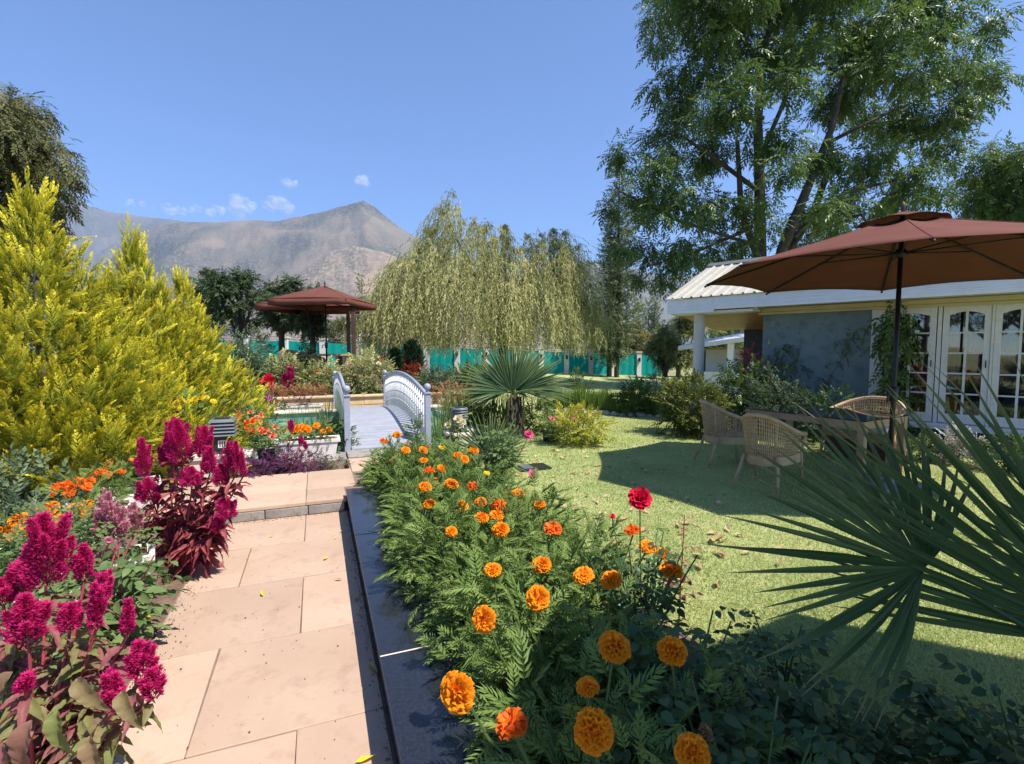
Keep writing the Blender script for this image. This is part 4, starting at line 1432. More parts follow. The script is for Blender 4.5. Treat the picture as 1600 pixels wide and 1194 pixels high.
# ---- roses
def rose_bush(name, loc, label, h, spread, canes, leaf=.13, mat='leaf_rose', seed=0, blooms=(), group=None, lean=(0, 0), stemmat='stem_green', dens=9, cat='rose bush'):
    r = np.random.default_rng(seed)
    e = empty(name, loc, label, cat, group)
    nb = NB(); st = NB()
    for k in range(canes):
        th = r.uniform(0, 6.28); q = r.uniform(.25, 1)
        hh = h * r.uniform(.6, 1.0)
        tip = np.array([math.cos(th) * spread * q + lean[0] * hh, math.sin(th) * spread * q + lean[1] * hh, hh])
        mid = np.array([tip[0] * .35, tip[1] * .35, hh * .55])
        pts = [np.array([(1 - u) ** 2 * 0 + 2 * u * (1 - u) * mid[i] + u * u * tip[i] for i in range(3)]) for u in np.linspace(0, 1, 6)]
        st.tube([tuple(p) for p in pts], .006, .003, 5)
        m = dens
        us = r.uniform(.2, 1.0, m)
        P = np.stack([2 * us * (1 - us) * mid[i] + us * us * tip[i] for i in range(3)], 1)
        a = r.uniform(0, 6.28, m)
        A = np.stack([np.cos(a), np.sin(a), r.uniform(-.1, .6, m)], 1)
        N = np.array([0, 0, 1.]) + r.normal(size=(m, 3)) * .3
        nb.inst(T_ROSE if k % 2 else T_ROSE2, P, A, N, leaf * r.uniform(.7, 1.25, m))
    nb.build('foliage', M[mat], e, True)
    st.build('canes', M[stemmat], e)
    for msh, p, size, tilt in blooms:
        bloom(msh, e, p, size, tilt)
        st2 = NB(); q = Vector(p) - e.location
        st2.tube([(q.x * .3, q.y * .3, q.z * .45), (q.x * .8, q.y * .8, q.z * .8), (q.x, q.y, q.z - size * .1)], .004, .003, 5)
        st2.build('flower_stalk', M['stem_green'], e)
    return e
pr = D(1000, 781, 2.25)
rose_bush('rose_bush', (.62, 2.3, 0), 'rose bush with one open crimson red bloom above the marigolds', .78, .35, 13, .12, seed=3,
          blooms=[('rose_red', pr, .105, (-.2, -.75, .6)), ('redfl', D(957, 808, 2.5), .035, (0, -.5, 1))], lean=(0, .05))
rose_bush('rose_bush', (.62, 1.72, 0), 'leafy dark green rose bush without blooms beside the nearest marigolds', .66, .34, 20, .13, seed=4, dens=11)
rose_bush('rose_bush', (.62, 1.22, 0), 'low dark rose bush with reddish shoots at the foot of the fan palm bed', .6, .36, 20, .13, seed=5, dens=11)
rose_bush('rose_bush', (1.12, 1.62, 0), 'dark glossy rose bush in shade of the added umbrella at the lawn corner', .52, .36, 20, .13, seed=6, dens=11)
rose_bush('rose_bush', (1.2, 2.12, 0), 'sparse thin rose seedling with upright twigs on the lawn edge', .55, .16, 5, .1, seed=8, dens=6)
rose_bush('rose_bush', (1.55, 1.35, 0), 'dense low rose bush below the fronds of the near fan palm', .55, .4, 20, .13, seed=9, dens=11)
rose_bush('rose_bush', (.3, .98, .0), 'dark rose bush spilling over the nearest end of the marigold bed', .55, .3, 14, .12, seed=10, dens=9)
rose_bush('rose_bush', G(785, 775, 0), 'bright green rose bush with two pink blooms on the lawn edge', .82, .3, 20, .11, 'leaf_rose_light', 7,
          [('rose_pink', D(826, 680, 5.1), .1, (.1, -.7, .6)), ('rose_pink', D(833, 741, 5.15), .1, (.1, -.7, .5)), ('pinkfl', D(744, 822, 3.9) if False else D(815, 703, 5.2), .03, None)], dens=10)
rose_bush('rose_bush', G(862, 695, 0), 'thin rose bush with single pink bloom beside the yellow shrub', .62, .25, 9, .1, 'leaf_rose_light', 12,
          [('pinkfl', D(863, 655, 8.2), .09, (0, -.7, .6))], dens=7)
rose_bush('rose_bush', G(712, 722, 0.05), 'slender rose bush with cream yellow blooms beside the lamp pedestal', .72, .22, 8, .12, 'leaf_rose_light', 13,
          [('cream', D(716, 655, 6.7), .13, (0, -.7, .6)), ('cream', D(722, 660, 6.7), .12, (.3, -.7, .5)), ('cream', D(700, 665, 6.7), .1, (-.2, -.8, .4))], dens=8)
# red young shoot
rs = G(1066, 920, 0.0); rs = Vector((.78, 2.28, 0))
e = empty('rose_shoot', rs, 'tall bare reddish young rose shoot rising over the lawn', 'shoot')
nb = NB(); nb.tube([(0, 0, 0), (.02, .02, .45), (.035, .03, .84)], .005, .002, 5); nb.build('stem', M['stem_red'], e)
nb = NB()
P = np.array([[.02 + .02 * i / 8, .02, .45 + .38 * i / 8] for i in range(9)])
a = np.arange(9) * 2.4
nb.inst(T_ROSE, P, np.stack([np.cos(a), np.sin(a), np.full(9, .25)], 1), (0, 0, 1), np.linspace(.08, .045, 9)); nb.build('foliage', M['leaf_celosia_red'], e)

# ---- palms
def fan(nb, hub, axis, normal, L, nseg=34, spread=200, w=.032, droop=.18, seed=0, fold=.75):
    r = np.random.default_rng(seed)
    axis = np.array(axis, float); axis /= np.linalg.norm(axis)
    normal = np.array(normal, float); normal -= axis * normal.dot(axis); normal /= np.linalg.norm(normal)
    side = np.cross(normal, axis)
    for k in range(nseg):
        a = R(-spread / 2 + spread * k / (nseg - 1) + r.uniform(-1.5, 1.5))
        d = axis * math.cos(a) + side * math.sin(a)
        l = L * (1 - .22 * abs(a / R(spread / 2)) ** 2) * r.uniform(.9, 1.06)
        nn = normal + side * r.uniform(-.25, .25)
        dr = droop * r.uniform(.2, 1.6) + (.25 if r.random() < .1 else 0)
        n = 7; v = []; f = []
        for i in range(n + 1):
            u = i / n
            ww = w * (.25 + .75 * min(1, u * 2.6)) * (1 if u < .5 else max(.03, 1 - ((u - .5) / .5) ** 1.3)) * 1.0
            zz = -dr * u ** 2.4
            v += [(u, ww / l, zz + fold * ww / l), (u, 0, zz), (u, -ww / l, zz + fold * ww / l)]
        for i in range(n):
            q = 3 * i
            for qq in ((q, q + 3, q + 4, q + 1), (q + 1, q + 4, q + 5, q + 2)):
                f += [(qq[0], qq[1], qq[2]), (qq[0], qq[2], qq[3])]
        nb.inst(TT(v, f), [hub], [d], [nn], l, l, np.clip(.5 + .3 * math.sin(k * 2.1) + r.uniform(-.2, .2), 0, 1))
def palm(name, loc, label, leaves, mat, trunk_h=0, trunk_r=.1, seed=0, w=.03, nseg=34, skirt=False):
    e = empty(name, loc, label, 'palm')
    base = Vector(loc)
    crown = np.array([0, 0, trunk_h])
    for k, (hub, axis, normal, L, spread, droop) in enumerate(leaves):
        nb = NB()
        h = Vector(hub) - base
        nb.tube([tuple(crown), tuple((crown + np.array(h)) / 2 + np.array([0, 0, .04])), tuple(h)], .012, .008, 6, .3)
        fan(nb, np.array(h), axis, normal, L, nseg, spread, w, droop, seed + k)
        nb.build('frond', mat, e, False)
    if trunk_h:
        m = MB(); m.tube([(0, 0, -.05), (0, 0, trunk_h * .5), (0, 0, trunk_h)], [trunk_r * 1.1, trunk_r, trunk_r * .8], 12)
        tr = m.build('trunk', M['bark'], e)
        nb = NB(); n = 160
        a = rng.uniform(0, 6.28, n); z = rng.uniform(.05, trunk_h, n)
        P = np.stack([np.cos(a) * trunk_r * .95, np.sin(a) * trunk_r * .95, z], 1)
        A = np.stack([np.cos(a) * .35, np.sin(a) * .35, np.where(rng.random(n) > .4, 1.0, -1.0)], 1)
        nb.inst(T_LANCE, P, A, np.stack([np.cos(a), np.sin(a), 0 * a], 1), rng.uniform(.1, .22, n), .035); nb.build('leaf_base_fibre', M['leaf_dry'], tr)
    return e

# near right palm: two fans at the picture's right edge
b = (1.9, 1.35, 0)
L1 = []
h1 = D(1442, 888, 1.6)
L1.append((h1, (-.66, .2, .58), (.22, -.9, .42), .68, 200, .06))
h2 = D(1745, 1010, 1.45)
L1.append((h2, (-.55, .25, .8), (-.3, -.85, .3), .98, 105, .05))
h3 = D(1790, 960, 1.7)
L1.append((h3, (-.2, .3, .95), (-.2, -.9, .3), .66, 170, .1))
L1.append((D(1750, 980, 1.9), (.5, .5, .6), (0, -.6, .8), .6, 190, .2))
palm('fan_palm', b, 'large dark green fan palm with stiff pointed fronds beside the lawn', L1, M['leaf_palm_near'], .5, .1, 3, .0115, 40)

pb = G(806, 682, 0)
hub = D(800, 612, pb.y)
L2 = []
for (ax, nz, l, sp, dr, off) in [((-.15, -.1, 1), (0, -1, .1), .95, 110, .08, (0, -.05, .0)), ((-.9, -.2, .42), (.25, -.7, .7), 1.0, 100, .15, (-.08, -.05, 0)),
                                 ((.75, -.1, .65), (-.2, -.9, .4), .95, 90, .12, (.08, 0, .02)), ((1, -.2, .2), (0, -.4, 1), 1.0, 80, .2, (.15, -.05, 0)),
                                 ((-.95, -.3, .1), (0, -.4, 1), .8, 70, .2, (-.12, -.05, -.02)), ((.2, .8, .6), (0, -.6, .8), .9, 150, .2, (0, .1, .05)), ((-.5, .6, .5), (0, -.6, .8), .9, 150, .2, (-.05, .1, .05)),
                                 ((.8, -.5, .2), (0, -.2, 1), .6, 70, .2, (.05, -.1, -.02))]:
    L2.append((hub + Vector(off), ax, nz, l, sp, dr))
palm('fan_palm', pb, 'short trunked fan palm with spread fronds and shaggy trunk behind the roses', L2, M['leaf_palm'], hub.z - .1, .13, 30, .024, 34)
pb = G(765, 738, 0); hub = D(768, 715, pb.y)
L3 = []
for k, (ax, nz, l) in enumerate([((-.45, -.1, 1), (0, -1, .2), .62), ((.35, -.1, 1), (0, -1, .2), .6), ((-.85, -.1, .55), (.2, -.8, .5), .58), ((.85, -.1, .45), (-.2, -.7, .6), .55), ((.2, -.9, .35), (0, -.2, 1), .45), ((-.6, -.7, .15), (0, -.3, 1), .45)]):
    L3.append((hub, ax, nz, l, 120, .12))
palm('fan_palm', pb, 'small trunkless fan palm behind the pink rose bush', L3, M['leaf_palm'], .1, .05, 50, .016, 22)

# ---- golden conifers
def conifer_mesh(seed, H, R0, n=1700):
    r = np.random.default_rng(seed)
    nb = NB()
    h = 1 - np.sqrt(r.random(n) * .985 + .0)
    h = np.clip(h * 1.02, 0, .97)
    th = r.uniform(0, 2 * math.pi, n)
    lob = 1 + .22 * np.sin(3 * th + 7 * h + seed) + .22 * np.sin(7 * th - 11 * h + 2 * seed) + .16 * np.sin(11 * th + 23 * h)
    prof = R0 * (1 - h) ** .98 * (.86 + .7 * np.clip(h, 0, .3))
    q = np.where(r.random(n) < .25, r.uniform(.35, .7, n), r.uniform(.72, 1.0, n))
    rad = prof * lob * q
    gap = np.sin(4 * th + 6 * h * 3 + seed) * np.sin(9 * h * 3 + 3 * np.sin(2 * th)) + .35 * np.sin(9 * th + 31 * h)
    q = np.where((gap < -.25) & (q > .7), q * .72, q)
    rad = prof * lob * q
    P = np.stack([rad * np.cos(th), rad * np.sin(th), .12 + h * H * .9], 1)
    el = R(38) + h * R(28) + r.normal(size=n) * .16
    A = np.stack([np.cos(th) * np.cos(el), np.sin(th) * np.cos(el), np.sin(el)], 1)
    A += r.normal(size=(n, 3)) * .26
    N = np.stack([np.cos(th) * -np.sin(el), np.sin(th) * -np.sin(el), np.cos(el)], 1) + r.normal(size=(n, 3)) * .6
    L = r.uniform(.2, .5, n) * (1 - .25 * h) * (H / 3.5) ** .5
    for k in range(3):
        s = slice(k, None, 3)
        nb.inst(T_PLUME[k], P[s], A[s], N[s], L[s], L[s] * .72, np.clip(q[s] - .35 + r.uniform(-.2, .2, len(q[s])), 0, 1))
    # leaders at the tip
    m = 22
    a = r.uniform(0, 6.28, m)
    P = np.stack([.16 * np.cos(a) * r.random(m), .16 * np.sin(a) * r.random(m), H * (.84 + .08 * r.random(m))], 1)
    nb.inst(T_PLUME[0], P, np.stack([np.cos(a) * .2, np.sin(a) * .2, np.ones(m)], 1), sphere_dirs(m, r), r.uniform(.35, .6, m), r.uniform(.2, .35, m), .9)
    return nb.mesh('crown', M['leaf_conifer'])
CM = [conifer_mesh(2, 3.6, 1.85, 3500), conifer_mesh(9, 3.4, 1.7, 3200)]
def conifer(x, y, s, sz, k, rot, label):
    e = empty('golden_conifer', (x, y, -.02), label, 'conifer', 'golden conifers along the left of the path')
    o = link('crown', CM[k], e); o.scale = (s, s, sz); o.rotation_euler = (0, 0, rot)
    m = MB(); m.tube([(0, 0, -.05), (.02, 0, 1.2 * sz), (0, 0, 3.0 * sz)], [.09, .06, .015], 8); m.build('trunk', M['bark_dark'], e)
conifer(-5.42, 5.75, .92, .95, 0, .4, 'golden conifer with the tallest spire at the left of the flower pots')
conifer(-5.6, 7.5, .86, .97, 1, 2.0, 'golden conifer with feathery twin tips between its two neighbours')
conifer(-5.55, 8.5, .62, .8, 0, 3.6, 'shorter golden conifer nearest the terrace umbrellas')
conifer(-4.85, 6.5, .58, .5, 1, 5.0, 'small low golden conifer filling in front of the taller ones')

# ---- generic bush
T_BUSH = [t_spray(7, .4, .24, 65, .2, 20 + k, T_DIA) for k in range(3)]
def bush_mesh(seed, rx, ry, h, n, leaf, mat, shape=1.0, floor=.04, up=.35, tm=None, jitter=.25):
    r = np.random.default_rng(seed)
    d = sphere_dirs(n, r)
    lob = 1 + jitter * np.sin(d[:, 0] * 5 + seed) * np.sin(d[:, 1] * 6 + 2 * seed) + jitter * .8 * np.sin(d[:, 2] * 8 + d[:, 0] * 7)
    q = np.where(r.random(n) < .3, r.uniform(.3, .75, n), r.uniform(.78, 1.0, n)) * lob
    P = d * q[:, None] * np.array([rx, ry, h / 2]) + np.array([0, 0, h / 2])
    P[:, 2] = np.clip(P[:, 2], floor, None)
    A = d + r.normal(size=(n, 3)) * .4 + np.array([0, 0, up])
    N = np.array([0, 0, 1.]) + d * .4 + r.normal(size=(n, 3)) * .35
    nb = NB()
    tms = tm or T_BUSH
    for k in range(len(tms)):
        s = slice(k, None, len(tms))
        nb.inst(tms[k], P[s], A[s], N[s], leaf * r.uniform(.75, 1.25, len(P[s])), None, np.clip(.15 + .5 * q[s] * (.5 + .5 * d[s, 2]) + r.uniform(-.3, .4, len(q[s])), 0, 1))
    return nb.mesh('foliage', M[mat])
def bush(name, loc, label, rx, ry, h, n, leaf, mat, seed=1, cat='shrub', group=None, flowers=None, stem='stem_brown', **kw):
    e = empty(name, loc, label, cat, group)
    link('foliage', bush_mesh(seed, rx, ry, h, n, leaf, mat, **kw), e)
    link('stems', stem_mesh(seed, h * .8, rx * .7, 8, stem, .012 if h > .5 else .006), e)
    if flowers:
        msh, cnt, size, zlo = flowers
        r = random.Random(seed)
        for k in range(cnt):
            th = r.uniform(-2.9, .1)
            el = r.uniform(zlo, 1.2)
            d = Vector((math.cos(th) * math.cos(el), math.sin(th) * math.cos(el), math.sin(el)))
            p = e.location + Vector((d.x * rx * 1.02, d.y * ry * 1.02, h / 2 + d.z * h / 2 * 1.05))
            bloom(msh + ('%d' % (k % 3) if msh in ('mari', 'deep', 'yel', 'orl') else ''), e, p, size * r.uniform(.8, 1.2), d + Vector((0, -.3, .4)))
    return e
def bush_px(name, px, py0, py1, wpx, Y, label, n, leaf, mat, z=None, depth=1.0, **kw):
    """shrub filling px +- wpx/2 between rows py0 (top) and py1 (foot) at distance Y"""
    top = D(px, py0, Y); bot = D(px, py1, Y)
    z0 = bot.z if z is None else z
    rx = wpx * Y / F_PX / 2
    return bush(name, (top.x, Y, z0), label, rx, rx * depth, max(top.z - z0, .1), n, leaf, mat, **kw)

# right of the lawn
bush_px('box_shrub', 1082, 594, 682, 96, 9.3, 'rounded olive green box shrub at the corner of the lawn', 1500, .13, 'leaf_box', seed=21, z=0)
bush_px('house_shrub', 1165, 575, 660, 100, 9.9, 'dark leafy rose shrub at the foot of the porch column', 900, .16, 'leaf_bush', seed=22, z=0, flowers=('pinkfl', 4, .06, .5))
bush_px('house_shrub', 1215, 600, 662, 96, 9.2, 'grey green upright shrub in front of the teal wall', 900, .13, 'leaf_grey', seed=23, z=0)
for k, (px, top) in enumerate(((1203, 560), (1222, 566), (1240, 572), (1178, 565))):
    e0 = D(px, top, 9.4)
    bush('wall_shrub_spire', (e0.x, 9.4, 0), 'thin upright leafy spire rising from the shrubs by the teal wall', .1, .1, e0.z, 60, .11, 'leaf_grey', seed=30 + k, group='leafy spires by the wall', cat='shrub', up=.9)
bush_px('reddish_rose', 1172, 552, 590, 26, 10.3, 'reddish young rose growth beside the dark porch recess', 80, .14, 'leaf_celosia_red', seed=35, z=.9)
e = bush_px('silver_shrub', 1500, 676, 716, 56, 6.9, 'low silvery white lavender like shrub below the glazed doors', 260, .1, 'leaf_silver', seed=36, z=0, up=.9)
bush_px('house_shrub', 1440, 690, 722, 60, 7.2, 'low dark plant at the foot of the plinth by the doors', 220, .11, 'leaf_bush', seed=37, z=0)
bush_px('house_shrub', 1580, 690, 735, 60, 6.4, 'dark low plant with an orange bloom beside the silvery shrub', 220, .11, 'leaf_bush', seed=38, z=0, flowers=('orl', 3, .05, .3))
bush_px('house_shrub', 1300, 610, 655, 90, 8.4, 'shaded low shrub against the teal wall behind the table', 420, .12, 'leaf_rose', seed=39, z=0)

# climbers
def climber(name, label, pts, mat, leaf, n, sprd, stemr=.008, drop=.2, seed=1, tm=None):
    r = np.random.default_rng(seed)
    e = empty(name, pts[0], label, 'climber')
    st = NB(); nb = NB()
    b = np.array(pts[0])
    P = np.array([np.array(p) - b for p in pts])
    st.tube([tuple(p) for p in P], stemr * 1.3, stemr * .6, 6)
    k = r.integers(0, len(P) - 1, n); u = r.random(n)
    Q = P[k] + (P[k + 1] - P[k]) * u[:, None] + r.normal(size=(n, 3)) * np.array([sprd, sprd * .5, sprd])
    A = r.normal(size=(n, 3)) * .7 + np.array([0, -.2, -drop * 3])
    nb.inst(tm or T_SPRAYS[0], Q, A, np.array([0, -.6, .8]) + r.normal(size=(n, 3)) * .3, leaf * r.uniform(.7, 1.2, n))
    nb.build('foliage', M[mat], e); st.build('stem', M['stem_brown'], e)
    return e
hpt = lambda x, y, z: W0 + EX * x + EY * y + Vector((0, 0, z))
climber('door_climber', 'tall climbing shrub with drooping narrow leaves covering the left glazed door', [tuple(hpt(-1.2, -.3, 0)), tuple(hpt(-1.25, -.22, 1)), tuple(hpt(-1.15, -.2, 1.8)), tuple(hpt(-1.25, -.3, 2.3))], 'leaf_bush', .34, 190, .16, .014, .35, 1)
climber('wall_climber', 'small leafy wall climber near the corner of the teal wall', [tuple(hpt(-3.4, -.08, 0)), tuple(hpt(-3.3, -.06, .9)), tuple(hpt(-3.05, -.06, 1.55)), tuple(hpt(-2.8, -.06, 1.4))], 'leaf_rose', .2, 80, .13, .008, .1, 2)
climber('wall_climber', 'thin sparse vine straggling across the middle of the teal wall', [tuple(hpt(-2.4, -.08, 0)), tuple(hpt(-2.35, -.05, .8)), tuple(hpt(-2.0, -.05, 1.5)), tuple(hpt(-1.85, -.05, 1.95))], 'leaf_rose', .17, 70, .1, .006, .1, 3)
ar = empty('areca_palm', hpt(-1.85, -.55, 0), 'feathery palm with arching dark fronds against the teal wall', 'palm')
for k in range(9):
    nb = NB(); a = random.uniform(-2.6, 1.2) ; L = random.uniform(.8, 1.3)
    pts = [np.array([math.cos(a) * L * .75 * u, math.sin(a) * L * .35 * u - .1 * u, L * 1.25 * u - .75 * L * u * u * u]) for u in np.linspace(0, 1, 9)]
    nb.tube([tuple(p) for p in pts], .009, .003, 5, .4)
    for i in range(2, 9):
        for q in (0, .33, .66):
            p = pts[i - 1] + (pts[i] - pts[i - 1]) * q
            dr = unit((pts[i] - pts[i - 1])[None])[0]
            for sd in (-1, 1):
                sdv = np.cross(dr, [0, 0, 1.]) * sd
                nb.inst(T_LANCE, [p], [dr * .7 + sdv + np.array([0, 0, -.45])], [(0, 0, 1)], .3, .03)
    nb.build('frond', M['leaf_rose'], ar)

# hedge of grass clumps along the back of the lawn, rocks beneath
def grass_clump(seed, h, n, spread, w=.016, tm=T_BLADE, mat='leaf_grass', lean=.45):
    r = np.random.default_rng(seed); nb = NB()
    a = r.uniform(0, 6.28, n); q = r.random(n)
    P = np.stack([np.cos(a) * q * spread, np.sin(a) * q * spread, np.zeros(n)], 1)
    A = np.stack([np.cos(a) * lean * q + r.normal(size=n) * .12, np.sin(a) * lean * q + r.normal(size=n) * .12, np.ones(n)], 1)
    N = np.stack([-np.cos(a), -np.sin(a), np.full(n, .4)], 1)
    nb.inst(tm, P, A, -N, h * r.uniform(.6, 1.05, n), w)
    return nb.mesh('blades', M[mat])
GC = [grass_clump(k, .62, 130, .22) for k in range(4)]
A0, A1 = G(850, 641, 0), G(1040, 653, 0)
GG = 'grass clumps edging the back of the lawn'
for k in range(15):
    for row in range(2):
        p = A0.lerp(A1, (k + .5 * row) / 15) + Vector((random.uniform(-.05, .05), .15 + .32 * row, 0))
        e = empty('grass_clump', p, 'bright green grass clump, ' + ('front' if row == 0 else 'rear') + ' of the hedge row, ' + ('behind the yellow shrub' if k < 5 else 'midway between yellow shrub and box shrub' if k < 10 else 'next to the box shrub'), 'ornamental grass', GG)
        o = link('blades', GC[(k + row) % 4], e); o.rotation_euler = (0, 0, random.uniform(0, 6.28)); s = random.uniform(.8, 1.1); o.scale = (s, s, s * random.uniform(.85, 1.15))
        m2 = None
    if k % 1 == 0:
        p = A0.lerp(A1, k / 15)
        m = MB(); rr = random.uniform(.09, .15)
        m.lathe([(rr * .7, 0), (rr, rr * .35), (rr * .8, rr * .75), (rr * .3, rr)], (0, 0, -.03), 7, Matrix.Rotation(random.uniform(0, 3), 4, 'Z') @ Matrix.Diagonal((random.uniform(.8, 1.5), random.uniform(.7, 1.1), 1, 1)), False)
        o = m.build('border_rock', M['rock']); o.location = (p.x, p.y - .12, .01)
        tag(o, 'small rough border rock under the grass hedge row', 'rock', 'rocks under the grass hedge')
bush_px('corner_shrub', 990, 600, 650, 40, 12.0, 'leafy light green shrub at the end of the grass hedge', 240, .18, 'leaf_bush', seed=44, z=0)
bush_px('yellow_shrub', 905, 640, 698, 80, 8.4, 'yellow green variegated shrub standing alone on the lawn', 620, .12, 'leaf_yellow_shrub', seed=45, z=0, flowers=('pinkfl', 3, .05, .6))
bush_px('far_lawn_shrub', 905, 578, 606, 30, 14.5, 'small dark rose shrub behind the grass hedge', 150, .16, 'leaf_bush', seed=46, z=.0)
bush_px('far_lawn_shrub', 1025, 580, 600, 22, 20, 'thin pale shrub on the far lawn near the fence', 70, .2, 'leaf_olive', seed=47, z=-.2)
# overturned dark pot on lawn
pt = empty('fallen_pot', G(858, 690, .0) + Vector((-.1, 0, .09)), 'small dark pot tipped over beside the yellow shrub', 'pot')
m = MB(); m.lathe([(.09, 0), (.12, .22), (.125, .23), (.11, .23), (.1, .1), (.08, .02)], (0, 0, 0), 14, Matrix.Rotation(R(80), 4, 'Y') @ Matrix.Rotation(R(20), 4, 'Z')); m.build('body', M['black_plastic'], pt)
m = MB(); m.tube([(.0, 0, -.02), (.2, .02, -.03)], [.07, .05], 8); m.build('soil_plug', M['soil'], pt)

# ---- celosia
def plume_pts(r, h, w, n, taper=1.0):
    u = r.random(n) ** .8
    a = r.uniform(0, 6.28, n)
    rad = w * (np.sin(np.pi * np.clip(u * .88 + .1, 0, 1)) ** .7) * (1 - .78 * u) * r.uniform(.6, 1, n) * (1 + .25 * np.sin(3 * a + 9 * u))
    return u, a, rad
def celosia(name, loc, label, plumes, leafn, h, spread, seed, mat='leaf_celosia', leaf=.16, big=()):
    r = np.random.default_rng(seed)
    e = empty(name, loc, label, 'celosia')
    st = NB(); base = np.array(loc, float)
    lf = NB()
    for k, (p, ph, pw) in enumerate(plumes):
        p = np.array(p) - base
        st.tube([(p[0] * .15, p[1] * .15, 0), (p[0] * .55, p[1] * .55, p[2] * .5), tuple(p)], (.008), .005, 6)
        nb = NB(); n = int(400 + 5200 * ph * pw * 40)
        n = min(n, 5200)
        u, a, rad = plume_pts(r, ph, pw, n)
        tip = np.array([r.uniform(-.1, .1), r.uniform(-.1, .1), 1.0])
        P = p + np.stack([rad * np.cos(a), rad * np.sin(a), np.zeros(n)], 1) + (u * ph)[:, None] * tip
        A = np.stack([np.cos(a), np.sin(a), r.uniform(.3, 1.3, n)], 1) + r.normal(size=(n, 3)) * .3
        nb.inst(T_LANCE, P, A, r.normal(size=(n, 3)), r.uniform(.012, .026, n) * (1.0 if pw > .04 else .8), r.uniform(.004, .008, n), np.clip(.2 + .5 * u + r.normal(size=n) * .3, 0, 1))
        if pw > .022:
            for q in range(7):
                uu = r.uniform(.1, .75); aa = r.uniform(0, 6.28)
                c0 = p + uu * ph * tip + np.array([math.cos(aa), math.sin(aa), 0]) * pw * (1 - .6 * uu) * .8
                ax = unit(np.array([[math.cos(aa) * .28, math.sin(aa) * .28, 1]]))[0]
                m2 = n // 11
                u2, a2, rd2 = plume_pts(r, ph * .4, pw * .24, m2)
                P2 = c0 + np.stack([rd2 * np.cos(a2), rd2 * np.sin(a2), 0 * a2], 1) + (u2 * ph * r.uniform(.22, .42))[:, None] * ax
                nb.inst(T_LANCE, P2, np.stack([np.cos(a2), np.sin(a2), r.uniform(.3, 1.3, m2)], 1), r.normal(size=(m2, 3)), r.uniform(.01, .02, m2), .005, np.clip(.3 + .5 * u2 + r.normal(size=m2) * .3, 0, 1))
        nb.build('plume', M['petal_celosia'], e)
        m = max(4, int(leafn / len(plumes)))
        us = r.uniform(.15, .95, m)
        Q = np.stack([p[0] * (.15 + .85 * us), p[1] * (.15 + .85 * us), p[2] * us], 1)
        a = r.uniform(0, 6.28, m)
        Aq = np.stack([np.cos(a), np.sin(a), r.uniform(-.5, .5, m)], 1)
        lf.inst(T_BIG if k % 2 else T_BIG2, Q, Aq, np.array([0, 0, 1.]) + r.normal(size=(m, 3)) * .4, leaf * r.uniform(.5, 1.1, m) * (1.1 - .5 * us), leaf * .55 * r.uniform(.6, 1, m) * (1.1 - .4 * us), np.where(r.random(m) < .55, r.uniform(0, .25, m), r.uniform(.7, 1, m)))
    for p, A, N, L in big:
        lf.inst(T_BIG2, [np.array(p) - base], [A], [N], L, L * .6, r.random())
    lf.build('foliage', M[mat], e, True)
    st.build('stems', M['stem_red'], e)
    return e
def pl(px, py, Y, hpx, wpx):      # plume: px,py of its foot
    return (tuple(D(px, py, Y)), hpx * Y / F_PX, wpx * Y / F_PX)
celosia('celosia_plant', (-1.74, 1.72, 0), 'big celosia with tall crimson plume and reddish leaves at the path edge',
        [pl(72, 915, 1.9, 118, 36), pl(28, 930, 1.95, 52, 20), pl(133, 905, 2.0, 58, 14), pl(45, 1000, 1.75, 75, 30), pl(160, 940, 1.9, 44, 12), pl(110, 985, 1.75, 40, 18), pl(5, 945, 1.9, 40, 20),
         pl(150, 985, 1.75, 80, 10), pl(225, 1060, 1.7, 60, 22), pl(200, 990, 1.75, 55, 9), pl(40, 1080, 1.55, 26, 12), pl(180, 1110, 1.55, 60, 16), pl(240, 1090, 1.62, 45, 16)],
        430, .8, .4, 71, 'leaf_celosia', .15,
        [(D(90, 1110, 1.35), (.25, -.4, -.8), (0, -.9, .5), .13), (D(50, 1125, 1.3), (-.1, -.4, -.9), (0, -.9, .4), .16), (D(120, 1060, 1.45), (.6, -.3, -.5), (0, -.8, .6), .13), (D(190, 1080, 1.5), (.5, -.5, -.5), (0, -.8, .6), .12), (D(20, 1050, 1.4), (-.4, -.3, -.6), (0, -.8, .6), .13), (D(140, 1150, 1.35), (.4, -.4, -.7), (0, -.8, .5), .13), (D(5, 1160, 1.3), (.3, -.4, -.8), (0, -.9, .4), .13)])
celosia('celosia_plant', tuple(XY(-.98, 4.22, 0)), 'bushy crimson celosia with dark red leaves beside the path step',
        [pl(285, 725, 3.62, 70, 22), pl(318, 715, 3.6, 48, 14), pl(262, 730, 3.7, 45, 14), pl(328, 740, 3.5, 42, 12), pl(225, 745, 3.75, 60, 10), pl(360, 745, 3.45, 55, 9), pl(372, 735, 3.4, 46, 6), pl(380, 745, 3.4, 40, 5), pl(345, 760, 3.45, 35, 12), pl(235, 785, 3.6, 38, 20), pl(300, 760, 3.4, 30, 18), pl(355, 810, 3.4, 30, 18), pl(340, 830, 3.4, 26, 14), pl(270, 700, 3.6, 40, 10)],
        400, .85, .45, 72, 'leaf_celosia_red', .2)
celosia('celosia_plant', tuple(XY(-1.3, 3.55, 0)), 'pale pink feathery celosia among the white planters', [pl(165, 830, 3.15, 60, 10), pl(178, 832, 3.1, 50, 10), pl(155, 838, 3.1, 45, 9), pl(190, 836, 3.1, 42, 9), pl(215, 825, 3.2, 40, 9), pl(168, 870, 2.9, 28, 14)], 30, .6, .3, 73, 'leaf_rose_light', .13)
